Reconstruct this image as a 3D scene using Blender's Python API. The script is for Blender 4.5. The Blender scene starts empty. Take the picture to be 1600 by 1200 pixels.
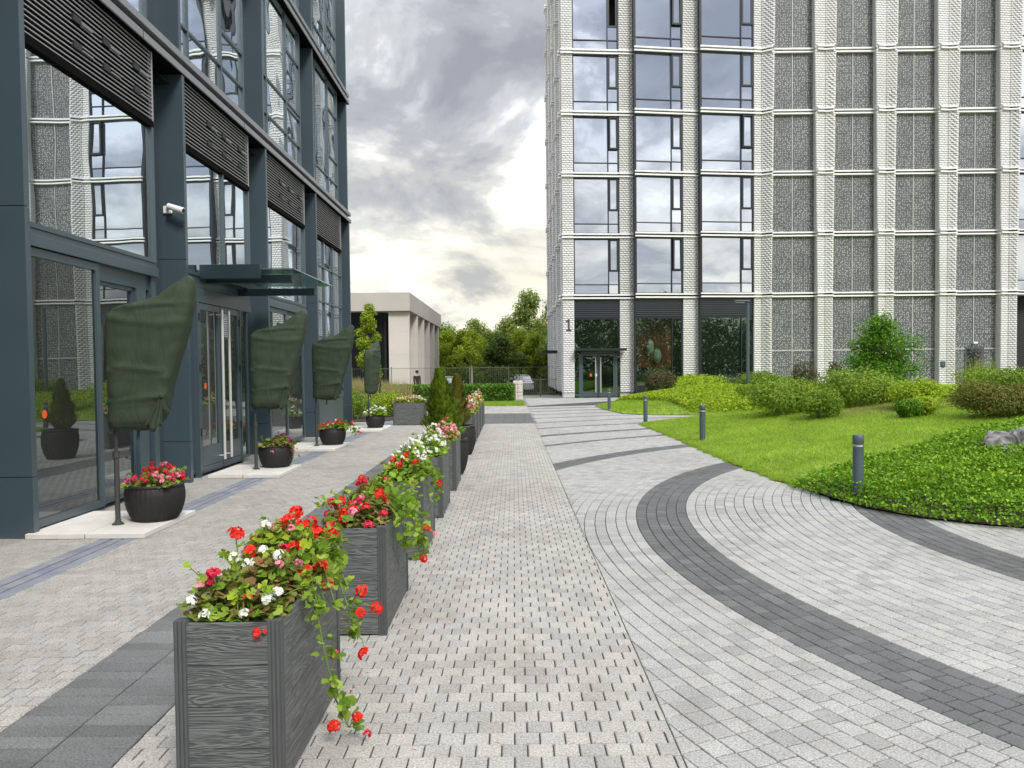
import bpy, bmesh, math, random
import numpy as np
from mathutils import Vector, Matrix
R = math.radians
C = bpy.context.scene.collection
scene = bpy.context.scene
rnd = random.Random(7)
rng = np.random.default_rng(11)

# ------------------------------------------------------------------ camera
EYE = 1.65
cam_d = bpy.data.cameras.new('camera')
cam = bpy.data.objects.new('camera', cam_d)
C.objects.link(cam)
cam_d.sensor_width = 36.0
cam_d.lens = 27.0
cam_d.clip_end = 1500
cam_d.clip_start = 0.05
cam_d.shift_y = 0.0076
def set_cam(pitch, yaw, roll):
    f = Vector((math.sin(yaw)*math.cos(pitch), math.cos(yaw)*math.cos(pitch), math.sin(pitch)))
    r0 = f.cross(Vector((0, 0, 1))).normalized()
    u0 = r0.cross(f)
    r = r0*math.cos(roll) - u0*math.sin(roll)
    u = u0*math.cos(roll) + r0*math.sin(roll)
    m = Matrix((r, u, -f)).transposed().to_4x4()
    m.translation = Vector((0, 0, EYE))
    cam.matrix_world = m
set_cam(-R(1.76), -R(0.14), R(0.6))
scene.camera = cam

# ------------------------------------------------------------------ sky and sun
SUN_EL, SUN_AZ = R(43), R(154)          # azimuth measured clockwise from +Y
world = bpy.data.worlds.new('World')
scene.world = world
world.use_nodes = True
wn, wl = world.node_tree.nodes, world.node_tree.links
wn.clear()
def W(t, **k):
    n = wn.new(t)
    for a, v in k.items():
        if a.startswith('i_'): n.inputs[int(a[2:])].default_value = v
        else: setattr(n, a, v)
    return n
wout = W('ShaderNodeOutputWorld')
sky = W('ShaderNodeTexSky', sky_type='NISHITA', sun_disc=False, sun_elevation=SUN_EL, sun_rotation=SUN_AZ)
bg_sky = W('ShaderNodeBackground'); bg_sky.inputs[1].default_value = 0.06
wl.new(sky.outputs[0], bg_sky.inputs[0])
tc = W('ShaderNodeTexCoord')
sep = W('ShaderNodeSeparateXYZ'); wl.new(tc.outputs['Generated'], sep.inputs[0])
zc = W('ShaderNodeMath', operation='MAXIMUM'); wl.new(sep.outputs[2], zc.inputs[0]); zc.inputs[1].default_value = 0.0
za = W('ShaderNodeMath', operation='ADD'); wl.new(zc.outputs[0], za.inputs[0]); za.inputs[1].default_value = 0.33
dx = W('ShaderNodeMath', operation='DIVIDE'); wl.new(sep.outputs[0], dx.inputs[0]); wl.new(za.outputs[0], dx.inputs[1])
dy = W('ShaderNodeMath', operation='DIVIDE'); wl.new(sep.outputs[1], dy.inputs[0]); wl.new(za.outputs[0], dy.inputs[1])
cmb = W('ShaderNodeCombineXYZ'); wl.new(dx.outputs[0], cmb.inputs[0]); wl.new(dy.outputs[0], cmb.inputs[1])
def wnoise(scale, detail, rough, dist, off):
    mp = W('ShaderNodeMapping'); mp.inputs['Location'].default_value = off
    wl.new(cmb.outputs[0], mp.inputs[0])
    n = W('ShaderNodeTexNoise'); n.inputs['Scale'].default_value = scale; n.inputs['Detail'].default_value = detail
    n.inputs['Roughness'].default_value = rough; n.inputs['Distortion'].default_value = dist
    wl.new(mp.outputs[0], n.inputs['Vector'])
    return n
def wramp(src, stops, interp='EASE'):
    r = W('ShaderNodeValToRGB'); r.color_ramp.interpolation = interp
    e = r.color_ramp.elements
    while len(e) < len(stops): e.new(0.5)
    for k, (p, c) in enumerate(stops):
        e[k].position = p; e[k].color = c
    wl.new(src, r.inputs[0]); return r
n1 = wnoise(1.15, 10, 0.52, 0.15, (3.1, 0.62, 0.0))
n2 = wnoise(2.9, 10, 0.58, 0.3, (7.3, 2.2, 1.0))
mixn = W('ShaderNodeMath', operation='MULTIPLY_ADD'); wl.new(n2.outputs[0], mixn.inputs[0]); mixn.inputs[1].default_value = 0.56
hf = W('ShaderNodeMath', operation='MULTIPLY'); wl.new(n1.outputs[0], hf.inputs[0]); hf.inputs[1].default_value = 0.44
wl.new(hf.outputs[0], mixn.inputs[2])
ccol = wramp(mixn.outputs[0], [(0.42, (0.56, 0.56, 0.55, 1)), (0.458, (0.40, 0.403, 0.405, 1)), (0.492, (0.262, 0.270, 0.282, 1)), (0.53, (0.188, 0.197, 0.214, 1)), (0.585, (0.145, 0.153, 0.172, 1))])
# creamy light low over the horizon, where the cloud thins
hz = W('ShaderNodeMapRange'); hz.inputs[1].default_value = 0.0; hz.inputs[2].default_value = 0.32; hz.inputs[3].default_value = 1.0; hz.inputs[4].default_value = 0.0
wl.new(sep.outputs[2], hz.inputs[0])
gap = wramp(n2.outputs[0], [(0.42, (1, 1, 1, 1)), (0.60, (0.30, 0.30, 0.30, 1))])
hm = W('ShaderNodeMath', operation='MULTIPLY'); wl.new(hz.outputs[0], hm.inputs[0]); wl.new(gap.outputs[0], hm.inputs[1])
warm = W('ShaderNodeMix', data_type='RGBA'); wl.new(hm.outputs[0], warm.inputs[0]); wl.new(ccol.outputs[0], warm.inputs[6]); warm.inputs[7].default_value = (0.50, 0.465, 0.36, 1)
# an overcast sky grows brighter towards the zenith
zb = W('ShaderNodeMapRange'); zb.inputs[1].default_value = 0.40; zb.inputs[2].default_value = 1.0; zb.inputs[3].default_value = 1.0; zb.inputs[4].default_value = 3.9
wl.new(sep.outputs[2], zb.inputs[0])
bg_c = W('ShaderNodeBackground'); wl.new(warm.outputs[2], bg_c.inputs[0]); 
cs = W('ShaderNodeMath', operation='MULTIPLY'); wl.new(zb.outputs[0], cs.inputs[0]); cs.inputs[1].default_value = 1.30
wl.new(cs.outputs[0], bg_c.inputs[1])
dens = wramp(n1.outputs[0], [(0.30, (0.80, 0.80, 0.80, 1)), (0.46, (0.95, 0.95, 0.95, 1))])
mxs = W('ShaderNodeMixShader'); wl.new(dens.outputs[0], mxs.inputs[0]); wl.new(bg_sky.outputs[0], mxs.inputs[1]); wl.new(bg_c.outputs[0], mxs.inputs[2])
wl.new(mxs.outputs[0], wout.inputs[0])

sun_d = bpy.data.lights.new('sun', 'SUN'); sun_d.energy = 1.5; sun_d.angle = R(14); sun_d.color = (1.0, 0.965, 0.91)
sun = bpy.data.objects.new('sun', sun_d); C.objects.link(sun)
sdir = Vector((math.sin(SUN_AZ)*math.cos(SUN_EL), math.cos(SUN_AZ)*math.cos(SUN_EL), math.sin(SUN_EL)))
sun.rotation_euler = sdir.to_track_quat('Z', 'Y').to_euler()
sun.location = (0, 0, 60)
vs = scene.view_settings
vs.view_transform = 'Standard'; vs.look = 'None'; vs.gamma = 1.0; vs.use_curve_mapping = False
vs.exposure = 1.03
scene.cycles.max_bounces = 8
scene.cycles.transparent_max_bounces = 12
scene.cycles.use_denoising = True

# ------------------------------------------------------------------ materials
def newmat(name):
    m = bpy.data.materials.new(name); m.use_nodes = True
    nt = m.node_tree
    return m, nt, nt.nodes['Principled BSDF'], nt.nodes['Material Output']
def N(nt, t, **k):
    n = nt.nodes.new(t)
    for a, v in k.items(): setattr(n, a, v)
    return n
def pos(nt, scale=(1, 1, 1), coord='pos'):
    mp = N(nt, 'ShaderNodeMapping'); mp.inputs['Scale'].default_value = scale
    if coord == 'pos':
        g = N(nt, 'ShaderNodeNewGeometry'); nt.links.new(g.outputs['Position'], mp.inputs[0])
    else:
        t = N(nt, 'ShaderNodeTexCoord'); nt.links.new(t.outputs['Object'], mp.inputs[0])
    return mp.outputs[0]
def noise(nt, vec, scale, detail=4, rough=0.55, dist=0.0):
    n = N(nt, 'ShaderNodeTexNoise'); nt.links.new(vec, n.inputs['Vector'])
    n.inputs['Scale'].default_value = scale; n.inputs['Detail'].default_value = detail
    n.inputs['Roughness'].default_value = rough; n.inputs['Distortion'].default_value = dist
    return n.outputs[0]
def ramp(nt, src, stops, interp='LINEAR'):
    r = N(nt, 'ShaderNodeValToRGB'); r.color_ramp.interpolation = interp
    e = r.color_ramp.elements
    while len(e) < len(stops): e.new(0.5)
    for k, (p, c) in enumerate(stops):
        e[k].position = p; e[k].color = (c[0], c[1], c[2], 1)
    nt.links.new(src, r.inputs[0]); return r.outputs[0]
def mixc(nt, fac, a, b, mode='MIX'):
    m = N(nt, 'ShaderNodeMix', data_type='RGBA', blend_type=mode)
    for sock, v in ((m.inputs[0], fac), (m.inputs[6], a), (m.inputs[7], b)):
        if hasattr(v, 'links'): nt.links.new(v, sock)
        elif isinstance(v, (int, float)): sock.default_value = v
        else: sock.default_value = (v[0], v[1], v[2], 1)
    return m.outputs[2]
def math_(nt, op, a, b=0.0):
    m = N(nt, 'ShaderNodeMath', operation=op)
    for s, v in ((m.inputs[0], a), (m.inputs[1], b)):
        if hasattr(v, 'links'): nt.links.new(v, s)
        else: s.default_value = v
    return m.outputs[0]
def bump(nt, bsdf, h, strength, dist):
    b = N(nt, 'ShaderNodeBump'); b.inputs['Strength'].default_value = strength; b.inputs['Distance'].default_value = dist
    nt.links.new(h, b.inputs['Height']); nt.links.new(b.outputs[0], bsdf.inputs['Normal']); return b
def island(nt):
    g = N(nt, 'ShaderNodeNewGeometry'); o = N(nt, 'ShaderNodeObjectInfo')
    s = math_(nt, 'ADD', g.outputs['Random Per Island'], o.outputs['Random'])
    return math_(nt, 'FRACT', s)
def scl(c, f): return tuple(x*f for x in c)

def simple(name, col, rough=0.6, metal=0.0, var=0.12, scale=3.0, bstr=0.0, bscale=60, spec=0.5):
    m, nt, b, o = newmat(name)
    v = pos(nt)
    f = noise(nt, v, scale, 5)
    c = ramp(nt, f, [(0.3, scl(col, 1-var)), (0.7, scl(col, 1+var))])
    nt.links.new(c, b.inputs['Base Color'])
    b.inputs['Roughness'].default_value = rough; b.inputs['Metallic'].default_value = metal
    b.inputs['Specular IOR Level'].default_value = spec
    if bstr: bump(nt, b, noise(nt, v, bscale, 4), bstr, 0.004)
    return m

def paver_mat(name, cols, speck=0.4, rough=0.85):
    m, nt, b, o = newmat(name)
    v = pos(nt)
    isl = island(nt)
    c = ramp(nt, isl, [(0, cols[0]), (0.35, cols[1]), (0.7, cols[2]), (1, cols[3])])
    sp = noise(nt, v, 95, 3, 0.8)
    c = mixc(nt, 1.0, c, ramp(nt, sp, [(0.35, (1-speck,)*3), (0.5, (1, 1, 1)), (0.66, (1+speck,)*3)]), 'MULTIPLY')
    big = noise(nt, v, 0.55, 5, 0.6, 0.4)
    c = mixc(nt, 1.0, c, ramp(nt, big, [(0.3, (0.88, 0.87, 0.85)), (0.5, (1, 1, 1)), (0.72, (1.08, 1.08, 1.08))]), 'MULTIPLY')
    st_ = noise(nt, v, 1.3, 8, 0.72, 1.5)
    c = mixc(nt, 1.0, c, ramp(nt, st_, [(0.27, (0.74, 0.72, 0.68)), (0.40, (1, 1, 1))]), 'MULTIPLY')
    med = noise(nt, v, 4.0, 5, 0.65)
    c = mixc(nt, 1.0, c, ramp(nt, med, [(0.3, (0.87, 0.86, 0.84)), (0.62, (1.03, 1.03, 1.03))]), 'MULTIPLY')
    nt.links.new(c, b.inputs['Base Color']); b.inputs['Roughness'].default_value = rough
    b.inputs['Specular IOR Level'].default_value = 0.3
    bump(nt, b, sp, 0.35, 0.003)
    return m

def leaf_mat(name, stops, trans=0.35, rough=0.55):
    m, nt, b, o = newmat(name)
    g = N(nt, 'ShaderNodeNewGeometry')
    oi = N(nt, 'ShaderNodeObjectInfo')
    r = math_(nt, 'FRACT', math_(nt, 'ADD', g.outputs['Random Per Island'], oi.outputs['Random']))
    v = pos(nt)
    cl = noise(nt, v, 1.1, 5, 0.6)
    f = math_(nt, 'ADD', math_(nt, 'MULTIPLY', r, 0.62), math_(nt, 'MULTIPLY', cl, 0.52))
    k = len(stops)
    c = ramp(nt, f, [(0.1+0.85*i/(k-1), s) for i, s in enumerate(stops)])
    nt.links.new(c, b.inputs['Base Color']); b.inputs['Roughness'].default_value = rough
    b.inputs['Specular IOR Level'].default_value = 0.12
    t = N(nt, 'ShaderNodeBsdfTranslucent'); nt.links.new(c, t.inputs[0])
    mx = N(nt, 'ShaderNodeMixShader'); mx.inputs[0].default_value = trans
    nt.links.new(b.outputs[0], mx.inputs[1]); nt.links.new(t.outputs[0], mx.inputs[2]); nt.links.new(mx.outputs[0], o.inputs[0])
    return m

def glass_mat(name, base, refl, f0, f90, wav=0.0, wsc=0.6, see=0.0):
    """coated glazing: dark body under a mirror layer; see = share of light let straight through"""
    m, nt, b, o = newmat(name)
    b.inputs['Base Color'].default_value = (*base, 1); b.inputs['Roughness'].default_value = 0.3
    gl = N(nt, 'ShaderNodeBsdfGlossy'); gl.inputs['Roughness'].default_value = 0.004; gl.inputs['Color'].default_value = (*refl, 1)
    lw = N(nt, 'ShaderNodeLayerWeight'); lw.inputs['Blend'].default_value = 0.5
    mr = N(nt, 'ShaderNodeMapRange'); mr.inputs[3].default_value = f0; mr.inputs[4].default_value = f90
    pw = math_(nt, 'POWER', lw.outputs['Facing'], 2.0)
    nt.links.new(pw, mr.inputs[0])
    if wav:
        v = pos(nt)
        bn = N(nt, 'ShaderNodeBump'); bn.inputs['Strength'].default_value = 1.0; bn.inputs['Distance'].default_value = wav
        nt.links.new(noise(nt, v, wsc, 1, 0.4), bn.inputs['Height']); nt.links.new(bn.outputs[0], gl.inputs['Normal'])
    body = b.outputs[0]
    if see:
        t = N(nt, 'ShaderNodeBsdfTransparent'); t.inputs[0].default_value = (0.75, 0.85, 0.8, 1)
        m1 = N(nt, 'ShaderNodeMixShader'); m1.inputs[0].default_value = see
        nt.links.new(b.outputs[0], m1.inputs[1]); nt.links.new(t.outputs[0], m1.inputs[2]); body = m1.outputs[0]
    mx = N(nt, 'ShaderNodeMixShader'); nt.links.new(mr.outputs[0], mx.inputs[0])
    nt.links.new(body, mx.inputs[1]); nt.links.new(gl.outputs[0], mx.inputs[2]); nt.links.new(mx.outputs[0], o.inputs[0])
    return m

M = {}
M['paver'] = paver_mat('light_paver', [(0.272, 0.266, 0.246), (0.322, 0.316, 0.295), (0.355, 0.346, 0.316), (0.30, 0.296, 0.28)])
M['paver_ring'] = paver_mat('ring_paver', [(0.262, 0.262, 0.255), (0.318, 0.317, 0.309), (0.342, 0.337, 0.32), (0.288, 0.288, 0.282)])
M['paver_dark'] = paver_mat('dark_paver', [(0.086, 0.088, 0.090), (0.112, 0.114, 0.116), (0.097, 0.099, 0.101), (0.132, 0.134, 0.135)], 0.35)
M['paver_strip'] = paver_mat('strip_paver', [(0.105, 0.107, 0.108), (0.14, 0.142, 0.143), (0.12, 0.122, 0.124), (0.165, 0.167, 0.167)], 0.4)
M['paver_old'] = paver_mat('promenade_paver', [(0.275, 0.268, 0.246), (0.325, 0.317, 0.292), (0.297, 0.291, 0.274), (0.345, 0.336, 0.31)])
M['drain'] = paver_mat('bluish_paver', [(0.17, 0.185, 0.225), (0.21, 0.225, 0.265), (0.19, 0.205, 0.245), (0.24, 0.25, 0.28)], 0.2)
M['joint'] = simple('joint_sand', (0.05, 0.048, 0.044), 0.95, 0, 0.3, 8)
M['soil'] = simple('soil', (0.035, 0.025, 0.018), 0.95, 0, 0.4, 30, 0.8, 40)
M['slab'] = simple('concrete_slab', (0.56, 0.54, 0.50), 0.8, 0, 0.08, 5, 0.3, 120)
M['slate'] = simple('slate_metal_panel', (0.044, 0.068, 0.084), 0.34, 0.0, 0.06, 1.2, 0, 60, 1.0)
M['cornice'] = simple('cornice_metal', (0.27, 0.275, 0.29), 0.4, 0.4, 0.05, 2)
M['dark'] = simple('dark_metal', (0.010, 0.012, 0.014), 0.5, 0.0, 0.2, 5)
M['void'] = simple('shade_black', (0.005, 0.005, 0.005), 0.95, 0, 0.2, 5, 0, 60, 0.05)  # near-black stands in for shade under the cornices and behind the louvre slats
M['slat'] = simple('louvre_slat_metal', (0.34, 0.34, 0.345), 0.45, 0.3, 0.08, 4)
M['canopy'] = simple('canopy_metal', (0.012, 0.026, 0.032), 0.4, 0, 0.1, 3)
M['steel'] = simple('brushed_steel', (0.80, 0.80, 0.78), 0.35, 0.6, 0.05, 8)
M['white'] = simple('white_plastic', (0.72, 0.72, 0.70), 0.4, 0, 0.03, 8)
M['orange'] = simple('orange_sticker', (0.75, 0.10, 0.02), 0.5, 0, 0.03, 8)
M['glass_up'] = glass_mat('mirror_glass', (0.012, 0.017, 0.022), (0.86, 0.92, 0.95), 0.76, 0.95, 0.0022, 0.8)
M['glass_wavy'] = glass_mat('wavy_mirror_glass', (0.012, 0.017, 0.022), (0.84, 0.91, 0.94), 0.72, 0.95, 0.007, 1.0)
M['glass_low'] = glass_mat('dark_shop_glass', (0.004, 0.005, 0.006), (0.85, 0.9, 0.92), 0.11, 0.70, 0.003, 0.7)
M['glass_sky'] = glass_mat('blue_mirror_glass', (0.016, 0.022, 0.034), (0.80, 0.87, 1.0), 0.84, 0.96, 0.004, 0.5)
M['glass_dim'] = glass_mat('ground_floor_glass', (0.003, 0.006, 0.005), (0.70, 0.9, 0.8), 0.14, 0.7, 0.003, 0.5, 0.85)
M['glass_clear'] = glass_mat('clear_canopy_glass', (0.15, 0.25, 0.23), (0.9, 1, 0.97), 0.12, 0.8, 0, 1, 0.8)
M['brick'] = None
def brick_mat(name, cols):
    m, nt, b, o = newmat(name)
    v = pos(nt); isl = island(nt)
    c = ramp(nt, isl, [(0, cols[0]), (0.5, cols[1]), (1, cols[2])])
    c = mixc(nt, 1.0, c, ramp(nt, noise(nt, v, 0.35, 5, 0.6), [(0.3, (0.88, 0.87, 0.85)), (0.6, (1.02, 1.02, 1.02))]), 'MULTIPLY')
    nt.links.new(c, b.inputs['Base Color']); b.inputs['Roughness'].default_value = 0.75
    bump(nt, b, noise(nt, v, 40, 4), 0.2, 0.01)
    return m
M['brick'] = brick_mat('white_brick', [(0.60, 0.60, 0.60), (0.66, 0.66, 0.66), (0.63, 0.63, 0.63)])
M['mortar'] = simple('grey_mortar', (0.47, 0.47, 0.47), 0.9, 0, 0.1, 3)
M['band'] = simple('white_band_metal', (0.82, 0.82, 0.81), 0.45, 0.0, 0.04, 2)
M['frame'] = simple('black_window_frame', (0.010, 0.013, 0.020), 0.4, 0, 0.1, 4)
def mesh_panel_mat():
    m, nt, b, o = newmat('pierced_screen')
    g = N(nt, 'ShaderNodeNewGeometry'); sp = N(nt, 'ShaderNodeSeparateXYZ'); cb = N(nt, 'ShaderNodeCombineXYZ')
    nt.links.new(g.outputs['Position'], sp.inputs[0]); nt.links.new(sp.outputs[0], cb.inputs[0]); nt.links.new(sp.outputs[2], cb.inputs[1])
    def vor(feature, sc):
        vo = N(nt, 'ShaderNodeTexVoronoi', feature=feature, voronoi_dimensions='2D'); vo.inputs['Scale'].default_value = sc; vo.inputs['Randomness'].default_value = 0.5
        nt.links.new(cb.outputs[0], vo.inputs['Vector']); return vo.outputs['Distance']
    dot = ramp(nt, vor('F1', 7.6), [(0.20, (1, 1, 1)), (0.32, (0, 0, 0))])
    net = ramp(nt, vor('DISTANCE_TO_EDGE', 7.6), [(0.03, (1, 1, 1)), (0.09, (0, 0, 0))])
    big = ramp(nt, noise(nt, cb.outputs[0], 0.9, 3), [(0.35, (0.65, 0.65, 0.65)), (0.65, (1.1, 1.1, 1.1))])
    f = math_(nt, 'MAXIMUM', dot, math_(nt, 'MULTIPLY', net, 0.55))
    f2 = math_(nt, 'MULTIPLY', f, big)
    c = mixc(nt, f2, (0.040, 0.047, 0.049), (0.36, 0.38, 0.375))
    nt.links.new(c, b.inputs['Base Color']); b.inputs['Roughness'].default_value = 0.5
    bump(nt, b, f, 0.4, 0.02)
    return m
M['screen'] = mesh_panel_mat()
M['screen_rail'] = simple('screen_rail', (0.42, 0.43, 0.42), 0.5)
M['core_dark'] = simple('dark_core_fill', (0.016, 0.019, 0.021), 0.7)  # one even dark tone for the building cores
M['red_wall'] = simple('red_interior_wall', (0.42, 0.09, 0.035), 0.8)
M['inner_wall'] = simple('dark_interior', (0.03, 0.03, 0.03), 0.9)
M['paper'] = simple('paper_lamp', (0.75, 0.75, 0.66), 0.8)
def planter_mat():
    m, nt, b, o = newmat('grained_grey_board')
    tcn = N(nt, 'ShaderNodeTexCoord')
    oi = N(nt, 'ShaderNodeObjectInfo')
    mp = N(nt, 'ShaderNodeMapping'); mp.inputs['Scale'].default_value = (1.1, 1.1, 15)
    ad = N(nt, 'ShaderNodeVectorMath', operation='ADD')
    cx = N(nt, 'ShaderNodeCombineXYZ')
    nt.links.new(math_(nt, 'MULTIPLY', oi.outputs['Random'], 37.0), cx.inputs[0]); nt.links.new(math_(nt, 'MULTIPLY', oi.outputs['Random'], 11.0), cx.inputs[2])
    nt.links.new(tcn.outputs['Object'], ad.inputs[0]); nt.links.new(cx.outputs[0], ad.inputs[1]); nt.links.new(ad.outputs[0], mp.inputs[0])
    n = noise(nt, mp.outputs[0], 1.6, 3, 0.5, 0.9)
    w = N(nt, 'ShaderNodeMath', operation='SINE'); nt.links.new(math_(nt, 'MULTIPLY', n, 62.0), w.inputs[0])
    fine = noise(nt, mp.outputs[0], 9.0, 4, 0.7, 0.3)
    h = math_(nt, 'ADD', math_(nt, 'MULTIPLY', w.outputs[0], 0.5), math_(nt, 'MULTIPLY', fine, 1.2))
    c = ramp(nt, h, [(0.0, (0.052, 0.055, 0.056)), (0.45, (0.090, 0.095, 0.095)), (1.0, (0.122, 0.128, 0.127))])
    nt.links.new(c, b.inputs['Base Color']); b.inputs['Roughness'].default_value = 0.6
    bump(nt, b, h, 0.7, 0.004)
    return m
M['board'] = planter_mat()
M['post'] = simple('planter_post', (0.070, 0.074, 0.075), 0.5, 0, 0.08, 12, 0.15, 90)
M['weave'] = simple('black_rattan', (0.012, 0.011, 0.010), 0.62, 0, 0.3, 40, 0.0)
def cloth_mat():
    m, nt, b, o = newmat('dark_green_cloth')
    v = pos(nt, (1.6, 1.6, 0.7), 'obj')
    n = noise(nt, v, 3.0, 4, 0.5, 1.2)
    n2 = noise(nt, pos(nt, (1, 1, 1), 'obj'), 260, 2)
    c = ramp(nt, n, [(0.3, (0.028, 0.042, 0.025)), (0.7, (0.041, 0.058, 0.035))])
    nt.links.new(c, b.inputs['Base Color']); b.inputs['Roughness'].default_value = 0.75
    b.inputs['Sheen Weight'].default_value = 0.0; b.inputs['Specular IOR Level'].default_value = 0.25
    bump(nt, b, math_(nt, 'ADD', n, math_(nt, 'MULTIPLY', n2, 0.05)), 0.5, 0.035)
    return m
M['cloth'] = cloth_mat()
M['pole'] = simple('grey_pole_paint', (0.055, 0.055, 0.055), 0.4, 0.2)
M['railing'] = simple('grey_railing_paint', (0.12, 0.14, 0.10), 0.5)
M['bollard'] = simple('bollard_paint', (0.070, 0.100, 0.112), 0.45, 0.1)
M['lens'] = simple('frosted_lens', (0.6, 0.6, 0.58), 0.5)
M['turf'] = simple('turf_soil', (0.20, 0.28, 0.035), 0.95, 0, 0.45, 1.1, 0.6, 30)
M['grass'] = leaf_mat('grass_blade', [(0.096, 0.182, 0.018), (0.209, 0.355, 0.03), (0.313, 0.461, 0.048), (0.435, 0.528, 0.096)], 0.5)
M['ivy'] = leaf_mat('ivy_leaf', [(0.035, 0.1, 0.008), (0.1, 0.23, 0.014), (0.19, 0.36, 0.022), (0.33, 0.5, 0.04)], 0.3, 0.4)
M['lime'] = leaf_mat('lime_leaf', [(0.12, 0.22, 0.014), (0.23, 0.36, 0.022), (0.34, 0.45, 0.03), (0.42, 0.5, 0.05)], 0.35)
M['spirea'] = leaf_mat('shrub_leaf', [(0.055, 0.12, 0.014), (0.11, 0.21, 0.02), (0.2, 0.3, 0.03), (0.3, 0.39, 0.045)], 0.3)
M['maple'] = leaf_mat('maple_leaf', [(0.035, 0.11, 0.01), (0.075, 0.2, 0.014), (0.13, 0.28, 0.02), (0.21, 0.36, 0.03)], 0.4, 0.4)
M['heather'] = leaf_mat('brownish_shrub_leaf', [(0.075, 0.045, 0.025), (0.11, 0.12, 0.03), (0.16, 0.18, 0.035), (0.22, 0.23, 0.05)], 0.3)
M['bronze'] = leaf_mat('bronze_leaf', [(0.06, 0.05, 0.025), (0.10, 0.08, 0.04), (0.09, 0.11, 0.04), (0.16, 0.13, 0.07)], 0.3)
M['wood_far'] = leaf_mat('far_leaf', [(0.08, 0.13, 0.022), (0.14, 0.21, 0.035), (0.2, 0.28, 0.05), (0.28, 0.34, 0.09)], 0.3)
M['tree_lime'] = leaf_mat('pale_tree_leaf', [(0.13, 0.2, 0.018), (0.22, 0.32, 0.025), (0.31, 0.41, 0.03), (0.4, 0.47, 0.05)], 0.4)
M['tree_dark'] = leaf_mat('dark_tree_leaf', [(0.03, 0.06, 0.016), (0.06, 0.11, 0.022), (0.11, 0.17, 0.03), (0.2, 0.25, 0.08)], 0.25)
M['hedge'] = leaf_mat('hedge_leaf', [(0.03, 0.09, 0.014), (0.065, 0.16, 0.02), (0.12, 0.24, 0.03), (0.22, 0.35, 0.05)], 0.3)
M['straw'] = leaf_mat('straw_blade', [(0.22, 0.20, 0.08), (0.32, 0.28, 0.12), (0.40, 0.35, 0.16), (0.28, 0.27, 0.09)], 0.3)
M['thuja'] = leaf_mat('thuja_spray', [(0.05, 0.11, 0.012), (0.11, 0.19, 0.018), (0.19, 0.28, 0.025), (0.3, 0.38, 0.045)], 0.25)
M['thuja_brown'] = leaf_mat('brown_thuja_spray', [(0.08, 0.08, 0.02), (0.14, 0.14, 0.028), (0.2, 0.2, 0.035), (0.24, 0.28, 0.045)], 0.25)
M['geran'] = leaf_mat('geranium_leaf', [(0.076, 0.162, 0.018), (0.153, 0.272, 0.027), (0.238, 0.365, 0.041), (0.357, 0.442, 0.09)], 0.4)
M['begonia'] = leaf_mat('reddish_leaf', [(0.15, 0.07, 0.035), (0.24, 0.15, 0.06), (0.2, 0.23, 0.05), (0.34, 0.34, 0.09)], 0.35)
M['stem'] = simple('green_stem', (0.14, 0.20, 0.05), 0.6)
M['bark'] = simple('bark', (0.10, 0.082, 0.06), 0.9, 0, 0.3, 20, 0.8, 40)
M['bark_pale'] = simple('pale_bark', (0.28, 0.26, 0.20), 0.9, 0, 0.2, 20, 0.6, 40)
M['red'] = leaf_mat('red_petal', [(0.6, 0.012, 0.012), (0.78, 0.03, 0.02), (0.85, 0.09, 0.04)], 0.25, 0.5)
M['crimson'] = leaf_mat('crimson_petal', [(0.48, 0.01, 0.05), (0.66, 0.03, 0.08), (0.75, 0.08, 0.12)], 0.25, 0.5)
M['pinkf'] = leaf_mat('pink_petal', [(0.70, 0.16, 0.24), (0.80, 0.28, 0.36), (0.85, 0.42, 0.46)], 0.25, 0.5)
M['magenta'] = leaf_mat('magenta_petal', [(0.55, 0.08, 0.36), (0.70, 0.16, 0.50)], 0.25, 0.5)
M['whitef'] = leaf_mat('white_petal', [(0.78, 0.80, 0.70), (0.88, 0.88, 0.82)], 0.25, 0.5)
M['beige'] = simple('beige_stone_cladding', (0.55, 0.51, 0.465), 0.8, 0, 0.05, 0.6, 0.1, 30)
M['beige_top'] = simple('beige_roof_panel', (0.43, 0.40, 0.365), 0.7, 0, 0.04, 0.6)
M['asphalt'] = simple('asphalt', (0.07, 0.07, 0.072), 0.9, 0, 0.15, 3, 0.4, 80)
M['far_ground'] = simple('far_ground', (0.20, 0.20, 0.17), 0.95, 0, 0.2, 0.3)
M['rock'] = simple('grey_rock', (0.15, 0.145, 0.14), 0.9, 0, 0.75, 9, 1.0, 14)
M['car_white'] = simple('white_car_paint', (0.78, 0.78, 0.78), 0.2, 0, 0.02, 3)
M['car_glass'] = glass_mat('car_glass', (0.01, 0.012, 0.014), (0.9, 0.95, 1), 0.15, 0.8)
M['tyre'] = simple('tyre_rubber', (0.02, 0.02, 0.02), 0.8)
M['tail'] = simple('tail_light_red', (0.45, 0.02, 0.015), 0.3)
M['skin'] = simple('skin', (0.50, 0.30, 0.22), 0.6)
M['black_cloth'] = simple('black_clothing', (0.012, 0.012, 0.016), 0.85)
M['hair'] = simple('dark_hair', (0.012, 0.009, 0.007), 0.6)
M['numeral'] = simple('dark_numeral', (0.06, 0.06, 0.062), 0.5)

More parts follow.
